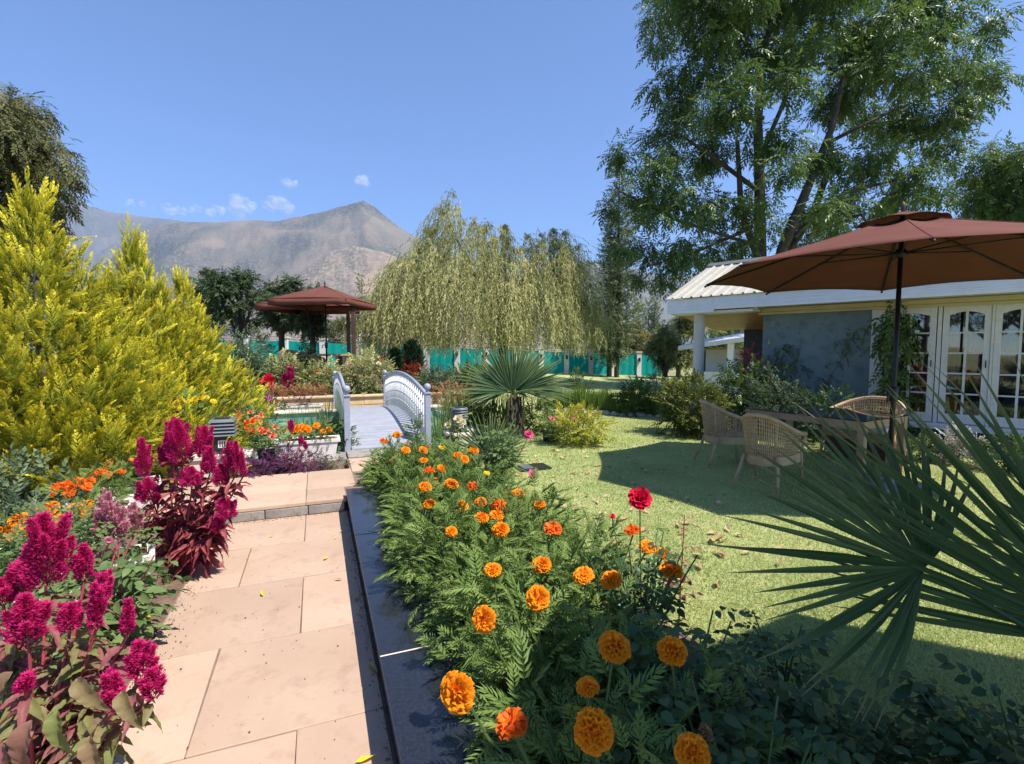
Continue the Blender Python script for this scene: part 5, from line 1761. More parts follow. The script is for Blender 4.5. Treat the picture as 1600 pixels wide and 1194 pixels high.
for ch in bpy.data.objects['celosia_plant.002'].children:
    if ch.name.startswith('plume'): ch.data.materials[0] = M['petal_celosia_pale']
# ragged green plant between the two celosias
rose_bush('weedy_bush', tuple(XY(-1.05, 3.2, 0)), 'straggly light green leafy plant between the two crimson celosias', .55, .32, 14, .17, 'leaf_rose_light', 74, stemmat='stem_red', dens=9, cat='plant')
rose_bush('weedy_bush', tuple(XY(-1.15, 2.75, 0)), 'low light green leafy plant behind the big celosia', .42, .3, 10, .16, 'leaf_rose_light', 75, stemmat='stem_red', dens=9, cat='plant')

# ---- pots and planters on the left
def planter(loc, w, d, h, label, rot=ROT, mat='white_plastic', group='white plastic planters', soil=True):
    e = empty('planter_box', loc, label, 'planter', group, rot)
    m = MB()
    a, b = w / 2, d / 2
    k = .86
    def ring(sa, sb, z): return [(-sa, -sb, z), (sa, -sb, z), (sa, sb, z), (-sa, sb, z)]
    v = ring(a * k, b * k, 0) + ring(a * .96, b * .96, h - .05) + ring(a * 1.04, b * 1.06, h - .045) + ring(a * 1.04, b * 1.06, h) + ring(a * .93, b * .88, h) + ring(a * .9, b * .84, h - .05)
    f = [(3, 2, 1, 0)]
    for r_ in range(5):
        for q in range(4):
            f.append((r_ * 4 + q, r_ * 4 + (q + 1) % 4, (r_ + 1) * 4 + (q + 1) % 4, (r_ + 1) * 4 + q))
    f.append((20, 21, 22, 23))
    m.add(v, f)
    m.build('box', M[mat], e, .006)
    MB().box(-a * .88, a * .88, -b * .82, b * .82, h - .049, h - .012).build('compost', M['soil'], e)
    return e
def pot(loc, r_, h, label, mat='black_plastic', group='black plastic pots'):
    e = empty('plant_pot', loc, label, 'pot', group)
    m = MB(); m.lathe([(r_ * .72, 0), (r_ * .95, h * .85), (r_ * 1.05, h * .86), (r_ * 1.05, h), (r_ * .92, h), (r_ * .88, h * .8)], (0, 0, 0), 18); m.build('shell', M[mat], e)
    m = MB(); m.lathe([(r_ * .3, h * .81), (r_ * .87, h * .82), (r_ * .5, h * .84)], (0, 0, 0), 14); m.build('compost', M['soil'], e)
    return e
# main white planter with orange marigolds on the stone ledge
pc = XY(-.15, 7.3, .127)
planter(pc, .8, .3, .27, 'long white planter box on the grey stone ledge by the bridge')
bush('planted_marigold', pc + Vector((0, 0, .25)), 'orange marigolds filling the long white planter by the bridge', .34, .14, .2, 110, .09, 'leaf_marigold', 81, 'marigold', None, ('mari', 16, .085, .2), 'stem_green', tm=T_MARI)
pp = XY(-.62, 7.05, .125)
pot(pp, .14, .25, 'round black pot at the end of the long white planter')
bush('geranium_plant', pp + Vector((0, 0, .2)), 'orange red geranium in the black pot beside the long planter', .2, .18, .3, 90, .1, 'leaf_rose_light', 82, 'geranium', None, ('salmon', 9, .09, .2), 'stem_green')
celosia('celosia_plant', tuple(XY(-.42, 6.78, .09)), 'thin dark celosia with single crimson plume before the white planter', [pl(455, 676, 6.3, 20, 4), pl(470, 695, 6.3, 14, 4), pl(446, 720, 6.2, 10, 3), pl(478, 702, 6.3, 12, 3)], 44, .6, .2, 83, 'leaf_celosia', .13)
PG = 'purple leaved edging plants by the ledge'
for k in range(9):
    s = -1.05 + k * .12
    bush('purple_plant', XY(s, 6.7 + .12 * math.sin(k * 1.7), .09), 'low purple leaved plant spreading along the stone ledge', .17, .15, random.uniform(.16, .27), 80, .09, 'leaf_purple', 90 + k, 'plant', PG, None, 'stem_red', tm=[T_SPRAYS[0], T_SPRAYS[1]])
bush('weed_patch', XY(.1, 6.75, .09), 'small pale weeds at the end of the stone ledge', .28, .12, .1, 60, .06, 'leaf_olive', 99, 'weeds', None, None, 'stem_green')
# flowers behind the square lamp
FG = 'potted geraniums beside the pond'
for k, (px, py, Y, msh, lab) in enumerate([(388, 652, 8.2, 'salmon', 'coral geranium with many blooms behind the square lamp'), (372, 642, 9.0, 'pinkfl', 'pink geranium beside the pond edge behind the lamp'), (395, 668, 7.7, 'orangefl', 'orange geranium in dark pot right of the square lamp')]):
    p = D(px, py, Y)
    q = Vector((p.x, p.y, .0))
    pot(q, .14, .24, ['black pot holding the coral geranium', 'black pot holding the pink geranium', 'black pot holding the orange geranium'][k])
    bush('geranium_plant', q + Vector((0, 0, .2)), lab, .26, .22, max(p.z - .1, .3), 110, .1, 'leaf_rose_light', 101 + k, 'geranium', FG, (msh, 12, .1, .1), 'stem_green')
p = D(412, 640, 10.0)
bush('magenta_plant', (p.x, p.y, .05), 'tall spiky plant with small magenta flowers beside the pond', .32, .3, .62, 130, .16, 'leaf_olive', 105, 'plant', None, ('magenta', 26, .07, .3), 'stem_green', up=.9)
p = D(300, 640, 6.6)
bush('yellow_marigold', (p.x, p.y, 0), 'bushy green plant topped with bright yellow marigolds by the conifers', .46, .36, 1.0, 330, .14, 'leaf_marigold', 106, 'marigold', None, ('yel', 15, .085, .75), 'stem_green', tm=T_MARI)
p = D(345, 640, 8.6)
bush('leafy_shrub', (p.x, p.y, 0), 'dark green leafy shrub between the yellow marigolds and the pond', .4, .35, .8, 200, .16, 'leaf_bush', 107, flowers=('redfl', 3, .06, .4))

# orange french marigolds in white planters below the conifers
OG = 'orange flowering planters below the conifers'
k = 0
for (px, py, Y, sz, msh, lab) in [(45, 810, 3.35, 1.0, 'orl', 'mound of large flat orange marigolds nearest the big celosia'), (110, 792, 3.7, 1.0, 'orl', 'orange marigold mound beside the grey leaves'), (135, 752, 4.3, .9, 'deep', 'deep orange marigold mound in the middle of the planter row'), (170, 738, 4.7, .8, 'deep', 'small red orange marigold mound at the far end of the planter row'), (190, 722, 5.1, .7, 'orl', 'orange marigold cluster under the conifer branches')]:
    p = D(px, py, Y); z0 = .22
    planter((p.x, p.y, -.005), .62, .3, .24, 'white planter box holding the ' + lab.split(' marigold')[0], R(24) + k * .06, group='white planter boxes below the conifers')
    e = bush('orange_marigold', (p.x, p.y, z0), lab, .3 * sz, .24 * sz, max(p.z - z0 + .02, .15), 120, .1, 'leaf_marigold', 110 + k, 'marigold', OG, (msh, 13, .09 * sz, .45), 'stem_green', tm=T_MARI)
    k += 1
bush('grey_foliage', tuple(D(10, 850, 3.1).xy) + (0,), 'narrow grey green foliage plant left of the white planters', .35, .3, .62, 200, .15, 'leaf_bluegreen', 120, 'plant', None, None, 'stem_green', tm=[T_SPRAYS[1], T_SPRAYS[2]])
bush('grey_foliage', tuple(D(30, 760, 4.6).xy) + (0,), 'soft grey green foliage under the tallest golden conifer', .4, .3, .5, 160, .16, 'leaf_bluegreen', 121, 'plant', None, None, 'stem_green')
for kk, (px, py, Y, w) in enumerate([(150, 850, 3.2, .6), (70, 905, 2.85, .6), (-5, 935, 2.7, .5)]):
    p = D(px, py, Y)
    planter((p.x, p.y, -.005), w, .26, .25, ['white planter trough beside the pale pink celosia', 'white planter trough behind the straggly green plant', 'white planter trough behind the tall crimson plume'][kk], R(35), group='white troughs behind the celosias')
    bush('trough_plant', (p.x, p.y, .2), ['low mixed plant in the trough beside the pale celosia', 'low plant in the trough behind the straggly plant', 'low plant in the trough behind the crimson plume'][kk], .26, .13, .34, 120, .11, 'leaf_rose_light', 130 + kk, 'plant', None, None, 'stem_green')
# loose stone slab among the plants
m = MB(); m.box(-.13, .13, -.03, .03, 0, .24); o = m.build('loose_stone', M['greystone'], None, .01)
o.location = XY(-1.2, 3.75, -.01); o.rotation_euler = (R(-18), R(8), .3); tag(o, 'grey stone slab leaning behind the straggly green plant', 'stone')

# planters against the garden wall and reeds in the pond
for kk, (px, w) in enumerate(((432, .8), (490, .95))):
    p = D(px, 650, 12.2)
    q = XY(-1.55 + kk * 1.15, 12.7, -.02)
    planter(q, w, .3, .32, ['white trough left of the gap at the cream garden wall', 'white trough beside the bridge at the cream garden wall'][kk], group='white troughs at the garden wall')
    bush('trough_plant', q + Vector((0, 0, .27)), ['sparse pink tinged plant in the left trough at the garden wall', 'sparse plant in the trough beside the bridge railing'][kk], .34, .1, .2, 40, .13, 'leaf_purple', 140 + kk, 'plant', None, None, 'stem_brown')
RD = [grass_clump(50 + k, 1.0, 26, .16, .011, T_BLADE_STIFF, 'leaf_reed', .25) for k in range(3)]
def reeds(p, s, label, group, k=0, sz=None):
    e = empty('reed_clump', p, label, 'reeds', group)
    o = link('blades', RD[k % 3], e); o.scale = (s, s, sz or s); o.rotation_euler = (0, 0, random.uniform(0, 6))
    return e
for k, (s, t, sc) in enumerate(((.2, 8.2, .95), (.05, 8.8, .8), (-.15, 9.3, .75), (-.4, 10.2, .7), (.15, 9.6, .9))):
    reeds(XY(s, t, .02), sc, 'tall green reeds growing in the pond left of the footbridge', 'reeds left of the bridge', k)
for k, (s, t, sc) in enumerate(((1.85, 8.3, .9), (2.1, 8.8, 1.0), (2.3, 9.4, .9), (2.0, 7.8, .7))):
    reeds(XY(s, t, .02), sc, 'tall green reeds right of the footbridge railing', 'reeds right of the bridge', k)
IR = [grass_clump(60 + k, .85, 60, .25, .02, T_BLADE_STIFF, 'leaf_bush', .55) for k in range(2)]
for k, px in enumerate((715, 735, 752, 770, 790, 728)):
    p = G(px, 668 + (k % 2) * 6, 0)
    e = empty('iris_clump', p, 'dark green iris leaf clump between the bridge and the trunked palm', 'iris', 'iris clumps by the pond')
    o = link('blades', IR[k % 2], e); s = random.uniform(.9, 1.15); o.scale = (s, s, s); o.rotation_euler = (0, 0, random.uniform(0, 6))
# yellow-green low plant behind
for k, (px, py0, py1, w, Y, lab) in enumerate([(700, 598, 628, 60, 13.5, 'dry orange tinged ground plant right of the footbridge'), (745, 602, 628, 50, 13.2, 'dry orange ground plant behind the iris leaves'), (830, 600, 640, 50, 11.8, 'pale dry flowering plant right of the palm trunk'), (845, 640, 672, 60, 9.6, 'green weedy plant between palm trunk and yellow shrub')]):
    bush_px('ground_plant', px, py0, py1, w, Y, lab, 170, .14, 'leaf_rust' if k < 2 else ('leaf_hydrangea' if k == 2 else 'leaf_bush'), seed=150 + k, z=.0, cat='plant')
# bridge side planter plants
bush('bridge_fern', XY(1.45, 8.0, .1), 'small green fern poking through the right bridge railing', .14, .14, .4, 60, .1, 'leaf_grass', 155, 'fern', None, None, 'stem_green')
bush('bridge_fern', XY(.22, 7.75, .05), 'dark drooping fern below the left bridge post', .2, .18, .42, 80, .14, 'leaf_rose', 156, 'fern', None, None, 'stem_green')

# ---- terrace planting
def tp(px, Y):
    p = D(px, 545, Y)
    t = -p.x * .363 + p.y * .932
    return max(terr_z(t), 0) if t > 13.72 else 0.0
TB = [(448, 560, 612, 70, 13.9, 'cream variegated bush with red bloom left of the terrace table', 420, .2, 'leaf_hydrangea', None),
      (500, 574, 612, 66, 14.0, 'cream variegated bush in front of the terrace table', 420, .2, 'leaf_hydrangea', ('orangefl', 4, .07, .6)),
      (575, 556, 614, 66, 13.9, 'dense green hydrangea bush with pale blooms behind the bridge', 520, .18, 'leaf_hydrangea', ('cream', 9, .12, .0)),
      (568, 545, 570, 26, 15.2, 'small rounded bush behind the hydrangea near the mesh gate', 120, .18, 'leaf_hydrangea', None),
      (478, 530, 580, 10, 14.3, 'dark slender shrub beside the terrace sofa', 120, .2, 'leaf_dark_cone', None),
      (375, 535, 600, 60, 12.9, 'blue green feathery shrub at the left end of the terrace', 300, .25, 'leaf_bluegreen', ('redfl', 2, .1, .2)),
      (390, 568, 612, 60, 13.4, 'leggy green bush carrying orange blooms on the terrace edge', 220, .2, 'leaf_bush', ('orangefl', 9, .1, .8)),
      (680, 580, 612, 50, 14.4, 'grey green shrub behind the right bridge railing', 260, .2, 'leaf_grey', None),
      (660, 595, 615, 60, 14.2, 'dark low shrub behind the bridge handrail', 200, .2, 'leaf_bush', None),
      (640, 572, 590, 44, 16.5, 'red leaved low bedding under the dark cone shrub', 160, .2, 'leaf_redbed', None),
      (735, 575, 610, 60, 16.0, 'dark green shrub left of the palm crown', 260, .22, 'leaf_bush', None),
      (598, 562, 574, 20, 16.4, 'small red leaved plant right of the hydrangea', 60, .2, 'leaf_redbed', None)]
for k, (px, a, b_, w, Y, lab, n, lf, mt, fl) in enumerate(TB):
    bush_px('terrace_bush', px, a, b_, w, Y, lab, n, lf, mt, seed=160 + k, z=tp(px, Y) - .02, flowers=fl)
for k in range(12):
    px = 385 + k * 12.5
    q = XY(-3.1 + k * .29, 13.95, .35)
    bush('rust_edging', q, 'rust coloured dry edging plant along the garden wall top', .2, .12, .26, 45, .13, 'leaf_rust', 180 + k, 'plant', 'rust edging plants on the garden wall', None, 'stem_brown', up=.8)
celosia('celosia_plant', tuple(XY(-1.05, 14.1, .36)), 'crimson celosia with blunt plume on the terrace before the cream bush', [pl(452, 606, 13.3, 24, 10), pl(455, 592, 13.3, 22, 8), pl(446, 598, 13.3, 14, 7)], 12, .5, .2, 195, 'leaf_rose_light', .16)
rf = XY(-1.6, 14.0, .36)
rose_bush('rose_bush', tuple(rf), 'terrace rose bush with one large red bloom', .5, .25, 7, .15, 'leaf_bush', 196, [('redfl', D(419, 596, 12.9), .38, (0, -1, .3))], dens=6)
tub = pot(XY(-2.35, 14.2, .36), .4, .55, 'large white tub holding the leggy orange blooms', 'white_plastic', None)
# dark topiary cones
def cone_shrub(px, py0, py1, w, Y, label, seed):
    top = D(px, py0, Y); bot = D(px, py1, Y); z0 = tp(px, Y) - .02
    H = top.z - z0; r0 = w * Y / F_PX / 2
    e = empty('cone_shrub', (top.x, Y, z0), label, 'conifer', 'dark clipped conifers')
    r = np.random.default_rng(seed); n = 700
    h = r.random(n); a = r.uniform(0, 6.28, n)
    rad = r0 * np.sin(np.pi * np.clip(.25 + .75 * h, 0, 1)) ** .8 * r.uniform(.7, 1, n)
    P = np.stack([rad * np.cos(a), rad * np.sin(a), .1 + h * H * .9], 1)
    NB().inst(T_SPRAYS[0], P, np.stack([np.cos(a) * .4, np.sin(a) * .4, np.ones(n)], 1), sphere_dirs(n, r), .22).build('foliage', M['leaf_dark_cone'], e)
    m = MB(); m.tube([(0, 0, 0), (0, 0, H * .6)], .03, 6); m.build('trunk', M['bark_dark'], e)
cone_shrub(643, 540, 578, 31, 16.8, 'broad dark green cone conifer behind the bridge railing', 1)
cone_shrub(617, 555, 580, 12, 16.0, 'small dark standard conifer left of the broad cone', 2)
# fruit tree on terrace left: dark leaning shrub
bush_px('terrace_bush', 400, 520, 590, 46, 15.5, 'dark branching shrub in front of the teal netting', 200, .22, 'leaf_back', seed=199, z=.3)

# ================================================================== TREES
def tree(name, base, label, blobs, n, leaf, mat, limbs, group=None, tm=None, droop=.35, bark='bark', shell=.5, cat='tree', sub=0):
    """blobs: (centre, radius-vector); limbs: polylines of (x,y,z,r)"""
    e = empty(name, base, label, cat, group)
    b = np.array(base, float)
    m = MB()
    for pts in limbs:
        m.tube([Vector(p[:3]) - Vector(base) for p in pts], [p[3] for p in pts], 8, cap=False)
    m.build('trunk', M[bark], e)
    if sub:
        nbs = []
        for c, r_ in blobs:
            for k in range(sub):
                d = sphere_dirs(1)[0] * rng.uniform(.25, .95)
                q = rng.uniform(.28, .46)
                nbs.append((tuple(np.array(c) + d * np.array(r_)), (r_[0] * q * 1.25, r_[1] * q * 1.25, r_[2] * q * .62)))
        blobs = nbs
    vol = np.array([r_[0] * r_[1] + r_[0] * r_[2] + r_[1] * r_[2] for c, r_ in blobs])
    cnt = np.maximum((n * vol / vol.sum()).astype(int), 4)
    nb = NB()
    tms = tm or T_SPRAYS
    for (c, r_), q in zip(blobs, cnt):
        d = sphere_dirs(q)
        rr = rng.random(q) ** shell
        lob = 1 + .22 * np.sin(d[:, 0] * 6 + c[0]) * np.sin(d[:, 2] * 6 + c[2])
        P = np.array(c) - b + d * (rr * lob)[:, None] * np.array(r_)
        A = d * np.array([1, 1, .5]) + rng.normal(size=(q, 3)) * .45 + np.array([0, 0, -droop])
        N = np.array([0, 0, 1.]) + rng.normal(size=(q, 3)) * .35
        for k in range(len(tms)):
            s = slice(k, None, len(tms))
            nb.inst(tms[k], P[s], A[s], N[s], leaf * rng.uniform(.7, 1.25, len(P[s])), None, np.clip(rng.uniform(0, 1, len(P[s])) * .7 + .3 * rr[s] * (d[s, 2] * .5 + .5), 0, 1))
    nb.build('crown', M[mat], e)
    return e

def px_tree(name, label, blist, Y, n, leaf, mat, limbs, base, spreadY=1.0, group=None, flat=.85, **kw):
    blobs = []
    for q in blist:
        px, py, r_ = q[:3]
        dy = q[3] if len(q) > 3 else random.uniform(-1, 1) * spreadY
        c = D(px, py, Y + dy)
        rm = r_ * Y / F_PX
        blobs.append((tuple(c), (rm, rm * 1.1, rm * flat)))
    lim = []
    for pl_ in limbs:
        lim.append([tuple(D(p[0], p[1], Y + (p[3] if len(p) > 3 else 0))) + (p[2] * .74 * Y / F_PX,) for p in pl_])
    return tree(name, base, label, blobs, n, leaf, mat, lim, group, **kw)

BIG = [(1050, 22, 52), (1125, 5, 62), (1215, -5, 62), (1310, 0, 64), (1400, 15, 62), (1478, 38, 50), (1540, 42, 30), (1075, 92, 50), (1150, 80, 52), (1250, 70, 52), (1340, 88, 60), (1430, 98, 60), (1500, 118, 44), (1558, 122, 26),
       (1058, 160, 44), (1125, 172, 44), (1295, 160, 46), (1375, 180, 56), (1450, 196, 46), (1505, 172, 32), (1040, 225, 36), (1100, 240, 46), (1205, 228, 36), (1285, 250, 40), (1360, 262, 50), (1430, 278, 40), (1482, 238, 32),
       (972, 242, 24), (1022, 272, 32), (948, 325, 18), (1000, 318, 28), (1055, 312, 46), (1118, 322, 42), (1180, 330, 32), (1258, 335, 34), (1325, 330, 40), (1398, 322, 34), (1462, 302, 28), (1510, 290, 18),
       (968, 395, 12), (1010, 388, 28), (1055, 392, 40), (1108, 392, 36), (1000, 436, 16), (1240, 384, 30), (1300, 372, 26), (1155, 392, 26), (1035, 440, 18),
       (1225, 265, 26, -3), (1245, 130, 30, -3), (1160, 120, 30, -3), (1290, 320, 24, -3), (1090, -70, 60), (1190, -85, 70), (1300, -85, 70), (1400, -60, 60)]
tb0 = D(1195, 545, 20.5); tb0.z = float(terrain(np.float64(tb0.x), np.float64(20.5))) - .05
BL_ = [[(1195, 640, 15), (1188, 420, 13), (1187, 300, 11), (1184, 190, 9), (1194, 80, 6), (1215, -40, 4)],
       [(1200, 600, 14), (1222, 390, 11, -.5), (1255, 310, 9, -1), (1300, 200, 6, -1.4), (1318, 120, 4, -1.5)],
       [(1225, 400, 8, .5), (1268, 340, 8, 1), (1300, 250, 6, 1.2), (1296, 190, 4, 1.4)],
       [(1190, 420, 8), (1158, 330, 6, -.8), (1152, 220, 4, -1)],
       [(1187, 300, 5), (1120, 250, 4, -1), (1055, 205, 2, -1.6)], [(1186, 200, 5), (1125, 120, 3, .6), (1060, 40, 2, .8)],
       [(1240, 370, 5, -.5), (1320, 300, 4, -1.2), (1430, 275, 2, -1.4)], [(1192, 110, 4), (1330, 95, 3, 1), (1450, 50, 2, 1.2)],
       [(1186, 250, 5), (1225, 160, 4, -1), (1260, 60, 2, -1.5)], [(1170, 380, 4, -.5), (1060, 345, 3, -1.4), (970, 300, 1.5, -1.6), (945, 320, 1, -1.6)],
       [(1260, 370, 4, -.4), (1345, 335, 3, -1), (1370, 372, 1.5, -1)], [(1300, 220, 4, 1), (1400, 170, 3, 1), (1530, 120, 1.5, 1)],
       [(1165, 360, 4), (1085, 395, 2, -.8), (1000, 420, 1.2, -.8)]]
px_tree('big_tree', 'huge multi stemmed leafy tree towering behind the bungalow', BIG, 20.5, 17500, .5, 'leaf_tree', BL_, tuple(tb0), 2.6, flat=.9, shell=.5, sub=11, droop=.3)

# far right dark tree behind the roof
tb1 = D(1575, 545, 16); tb1.z = -.1
px_tree('dark_tree', 'dark leafy tree behind the bungalow roof at its far end', [(1545, 262, 26), (1580, 250, 28), (1560, 300, 38), (1610, 300, 45), (1530, 320, 24), (1590, 345, 40), (1640, 250, 45), (1535, 240, 12), (1552, 226, 10)], 16, 2400, .38, 'leaf_tree', [[(1580, 640, 9), (1575, 400, 7), (1570, 290, 4), (1555, 235, 1.5)]], tuple(tb1))
# upper left tree
tb2 = D(20, 545, 13.5); tb2.z = float(terrain(np.float64(tb2.x), np.float64(13.5)))
px_tree('broad_tree', 'broad olive green tree rising behind the golden conifers', [(10, 165, 36), (48, 175, 30), (70, 235, 36), (20, 235, 50), (95, 270, 24), (45, 290, 44), (85, 312, 28), (-30, 200, 70), (-60, 300, 80), (20, 350, 50), (75, 350, 24)], 13.5, 4200, .34, 'leaf_tree_dark', [[(0, 660, 12), (5, 420, 10), (10, 280, 6), (30, 190, 2)], [(5, 330, 5), (60, 280, 3), (95, 265, 1.2)]], tuple(tb2), droop=.6)

# willow
def willow():
    Y = 22.0
    xs_ = [582, 600, 620, 660, 690, 715, 742, 770, 800, 840, 880, 905, 925, 936]
    ys_ = [484, 452, 425, 380, 343, 312, 340, 354, 364, 368, 370, 396, 452, 525]
    base = D(787, 545, Y); base.z = float(terrain(np.float64(base.x), np.float64(Y))) - .05
    e = empty('weeping_willow', base, 'wide yellow green weeping willow behind the fan palm', 'tree')
    r = np.random.default_rng(5)
    nb = NB()
    b = np.array(base)
    allP = []; allA = []; allT = []
    for k in range(330):
        px = r.uniform(592, 914)
        py = np.interp(px, xs_, ys_)
        dep = r.uniform(-1, 1)
        half = 4.6 * math.sqrt(max(.02, 1 - ((px - 760) / 180) ** 2))
        topz = D(px, py, Y).z
        low = D(px, 545, Y).z + .1
        q = math.sqrt(max(0, 1 - dep * dep)) * r.choice([1, 1, 1, .88, .72, .5])
        z0 = low + .6 + (topz - low - .6) * q + (r.uniform(-.5, .15))
        x0 = (px - 800) / F_PX * Y; y0 = Y + dep * half
        tone = np.clip(r.normal(.5, .36), 0, 1)
        out = unit(np.array([[x0 - base.x, y0 - base.y - 1.0, 0]]))[0]
        for j in range(r.integers(6, 15)):
            a = r.normal(size=2) * .6
            dx, dy = (out[0] + a[0]) * r.uniform(.2, .95), (out[1] + a[1]) * r.uniform(.2, .95)
            L = r.uniform(.7, 3.0)
            if k % 4 == 0: L = max(z0 - low + r.uniform(-.5, .5), .6)
            L = min(L, z0 - low + r.uniform(-.2, .6))
            if L < .3: continue
            rise = r.uniform(0, .35)
            cnt = int((L + .6) / .07)
            u = np.linspace(0, 1, cnt)
            sw = 1 - (1 - u) ** 2.2
            wv = .06 * np.sin(u * r.uniform(4, 9) + r.uniform(0, 6))
            P = np.stack([x0 + dx * sw + wv, y0 + dy * sw + wv, z0 + rise * np.sin(np.pi * np.clip(u * 3.2, 0, 1)) - L * u ** 1.35], 1)
            A = np.array([dx * .3, dy * .3, -1.]) + r.normal(size=(cnt, 3)) * .42
            allP.append(P - b); allA.append(A); allT.append(np.clip(tone + r.normal(size=cnt) * .18, 0, 1))
    P = np.concatenate(allP); A = np.concatenate(allA); t = np.concatenate(allT)
    nb.inst(T_LANCE, P, A, sphere_dirs(len(P), r), r.uniform(.11, .19, len(P)), .036, t)
    nb.build('crown', M['leaf_willow'], e)
    # arching tip twigs above the outline
    m = MB()
    for (pts) in [[(787, 640, 7), (786, 540, 7), (780, 470, 6), (770, 420, 3)], [(782, 480, 4, -1), (735, 420, 3, -1.4), (712, 370, 1.5, -1.5), (700, 350, .6, -1.5)],
                  [(785, 480, 4, 0), (830, 420, 3, -.8), (855, 395, 1.5, -1), (880, 385, .6, -1)], [(785, 470, 4, 1), (850, 430, 2, 1.2), (895, 430, .8, 1.2)], [(780, 460, 4, 0), (700, 440, 2, .5), (640, 440, .8, .6)],
                  [(778, 440, 3, 1), (790, 390, 1.6, 1), (800, 375, .6, 1)]]:
        m.tube([D(p[0], p[1], Y + (p[3] if len(p) > 3 else 0)) - base for p in pts], [max(p[2] * Y / F_PX, .012) for p in pts], 7, cap=False)
    m.build('trunk', M['bark'], e)
willow()

# poplars
def poplar(px, py0, Y, wpx, label, n, group=None, mat='leaf_poplar', pyb=590, leaf=.45):
    top = D(px, py0, Y); z0 = float(terrain(np.float64(top.x), np.float64(Y))) - .1
    H = top.z - z0; r0 = wpx * Y / F_PX / 2
    blobs = []
    for i in range(11):
        u = .14 + .84 * i / 10
        rr = r0 * (math.sin(math.pi * min(u * .8 + .16, 1)) ** .6) * random.uniform(.75, 1.1) + .12
        blobs.append(((top.x + random.uniform(-.25, .25) * r0, Y + random.uniform(-.3, .3), z0 + u * H), (rr, rr, H * .075 + rr * .3)))
    e = tree('poplar_tree', (top.x, Y, z0), label, blobs, int(n * 2.6), leaf * .75, mat, [[(top.x, Y, z0, .16), (top.x, Y, z0 + H * .5, .1), (top.x, Y, z0 + H * .97, .02)]], group, droop=-.5, shell=.6, tm=T_BUSH)
    return e
PGP = 'slender poplars beyond the lawn'
poplar(968, 262, 30, 54, 'tall slender poplar overlapping the left branches of the big tree', 900, PGP)
poplar(955, 340, 31, 40, 'narrow poplar leaning against the tall slender one', 500, PGP)
poplar(998, 468, 75, 16, 'distant thin poplar right of the tall slender pair', 160, 'distant poplars', leaf=.9)
poplar(1014, 470, 80, 14, 'distant thin poplar among the yellowing trees', 140, 'distant poplars', leaf=.9)
poplar(1024, 455, 78, 18, 'distant poplar left of the olive tree mass', 160, 'distant poplars', leaf=.9)
poplar(565, 430, 70, 11, 'distant lone poplar tip between umbrella and willow', 90, 'distant poplars', leaf=.9)
poplar(930, 480, 60, 22, 'distant poplar just right of the willow crown', 150, 'distant poplars', leaf=.9)

# background trees
def back_tree(px, py0, py1, wpx, Y, label, n, mat, group='background trees beyond the fence', leaf=.6, trunkpx=None, seed=0, lowcut=0):
    random.seed(seed + 1000)
    top = D(px, py0, Y); z0 = float(terrain(np.float64(top.x), np.float64(Y))) - .1
    zt, zb = top.z, D(px, py1, Y).z
    rx = wpx * Y / F_PX / 2; hz = (zt - zb) / 2
    blobs = []
    for i in range(13):
        a = random.uniform(0, 6.28); q = random.uniform(.2, .72); v = random.uniform(-.75, .75)
        w = math.sqrt(1 - v * v * .7)
        blobs.append(((top.x + math.cos(a) * q * rx * w, Y + math.sin(a) * q * rx * w, (zt + zb) / 2 + v * hz), (rx * .42, rx * .42, hz * .34)))
    tx_ = top.x if trunkpx is None else (trunkpx - 800) / F_PX * Y
    lim = [[(tx_, Y, z0, .16), (tx_ + .05, Y, (z0 + zt) / 2, .1), (top.x, Y, zt - hz * .4, .03)]]
    for k in range(4):
        a = k * 1.6
        lim.append([(tx_, Y, z0 + (zb - z0) * .8 + .2, .08), (top.x + math.cos(a) * rx * .5, Y + math.sin(a) * rx * .5, (zb + zt) / 2, .03)])
    return tree('background_tree', (tx_, Y, z0), label, blobs, int(n * 3.2), leaf * .5, mat, lim, group, tm=T_BUSH, droop=.1, sub=5)
back_tree(370, 412, 525, 105, 21, 'dense dark green orchard tree beside the golden conifers', 900, 'leaf_back', seed=1, leaf=.5)
back_tree(448, 418, 522, 80, 20, 'dark green orchard tree behind the terrace umbrellas', 750, 'leaf_back', seed=2, leaf=.5, trunkpx=440)
back_tree(485, 450, 525, 60, 19, 'low dark tree with trunk standing under the umbrella edge', 450, 'leaf_back', seed=3, leaf=.5)
back_tree(555, 482, 540, 70, 38, 'pale green round tree between the umbrella and the willow', 420, 'leaf_olive', seed=4)
back_tree(610, 470, 548, 60, 40, 'pale green tree behind the left edge of the willow', 420, 'leaf_olive', seed=5)
back_tree(520, 495, 545, 50, 45, 'hazy green tree far behind the terrace table', 300, 'leaf_olive', seed=6)
back_tree(310, 430, 540, 80, 24, 'dark tree mostly hidden behind the golden conifers', 500, 'leaf_back', seed=7)
back_tree(945, 480, 552, 50, 38, 'grey green tree right of the willow above the fence', 380, 'leaf_poplar', seed=8)
back_tree(990, 492, 560, 60, 44, 'dark green tree above the right end of the fence', 480, 'leaf_olive', seed=9)
back_tree(1015, 520, 560, 36, 40, 'yellowing small tree above the right end of the fence', 240, 'leaf_yellowing', seed=10)
back_tree(1062, 474, 585, 86, 30, 'tall olive green tree left of the porch column', 900, 'leaf_lime', seed=11)
back_tree(1125, 470, 570, 100, 33, 'broad olive green tree behind the porch column', 1000, 'leaf_lime', seed=12)
back_tree(1040, 505, 592, 44, 24, 'drooping light green tree left of the white villa', 420, 'leaf_lime', seed=13)
back_tree(1180, 485, 560, 70, 36, 'olive tree seen between porch column and recess', 500, 'leaf_olive', seed=14)
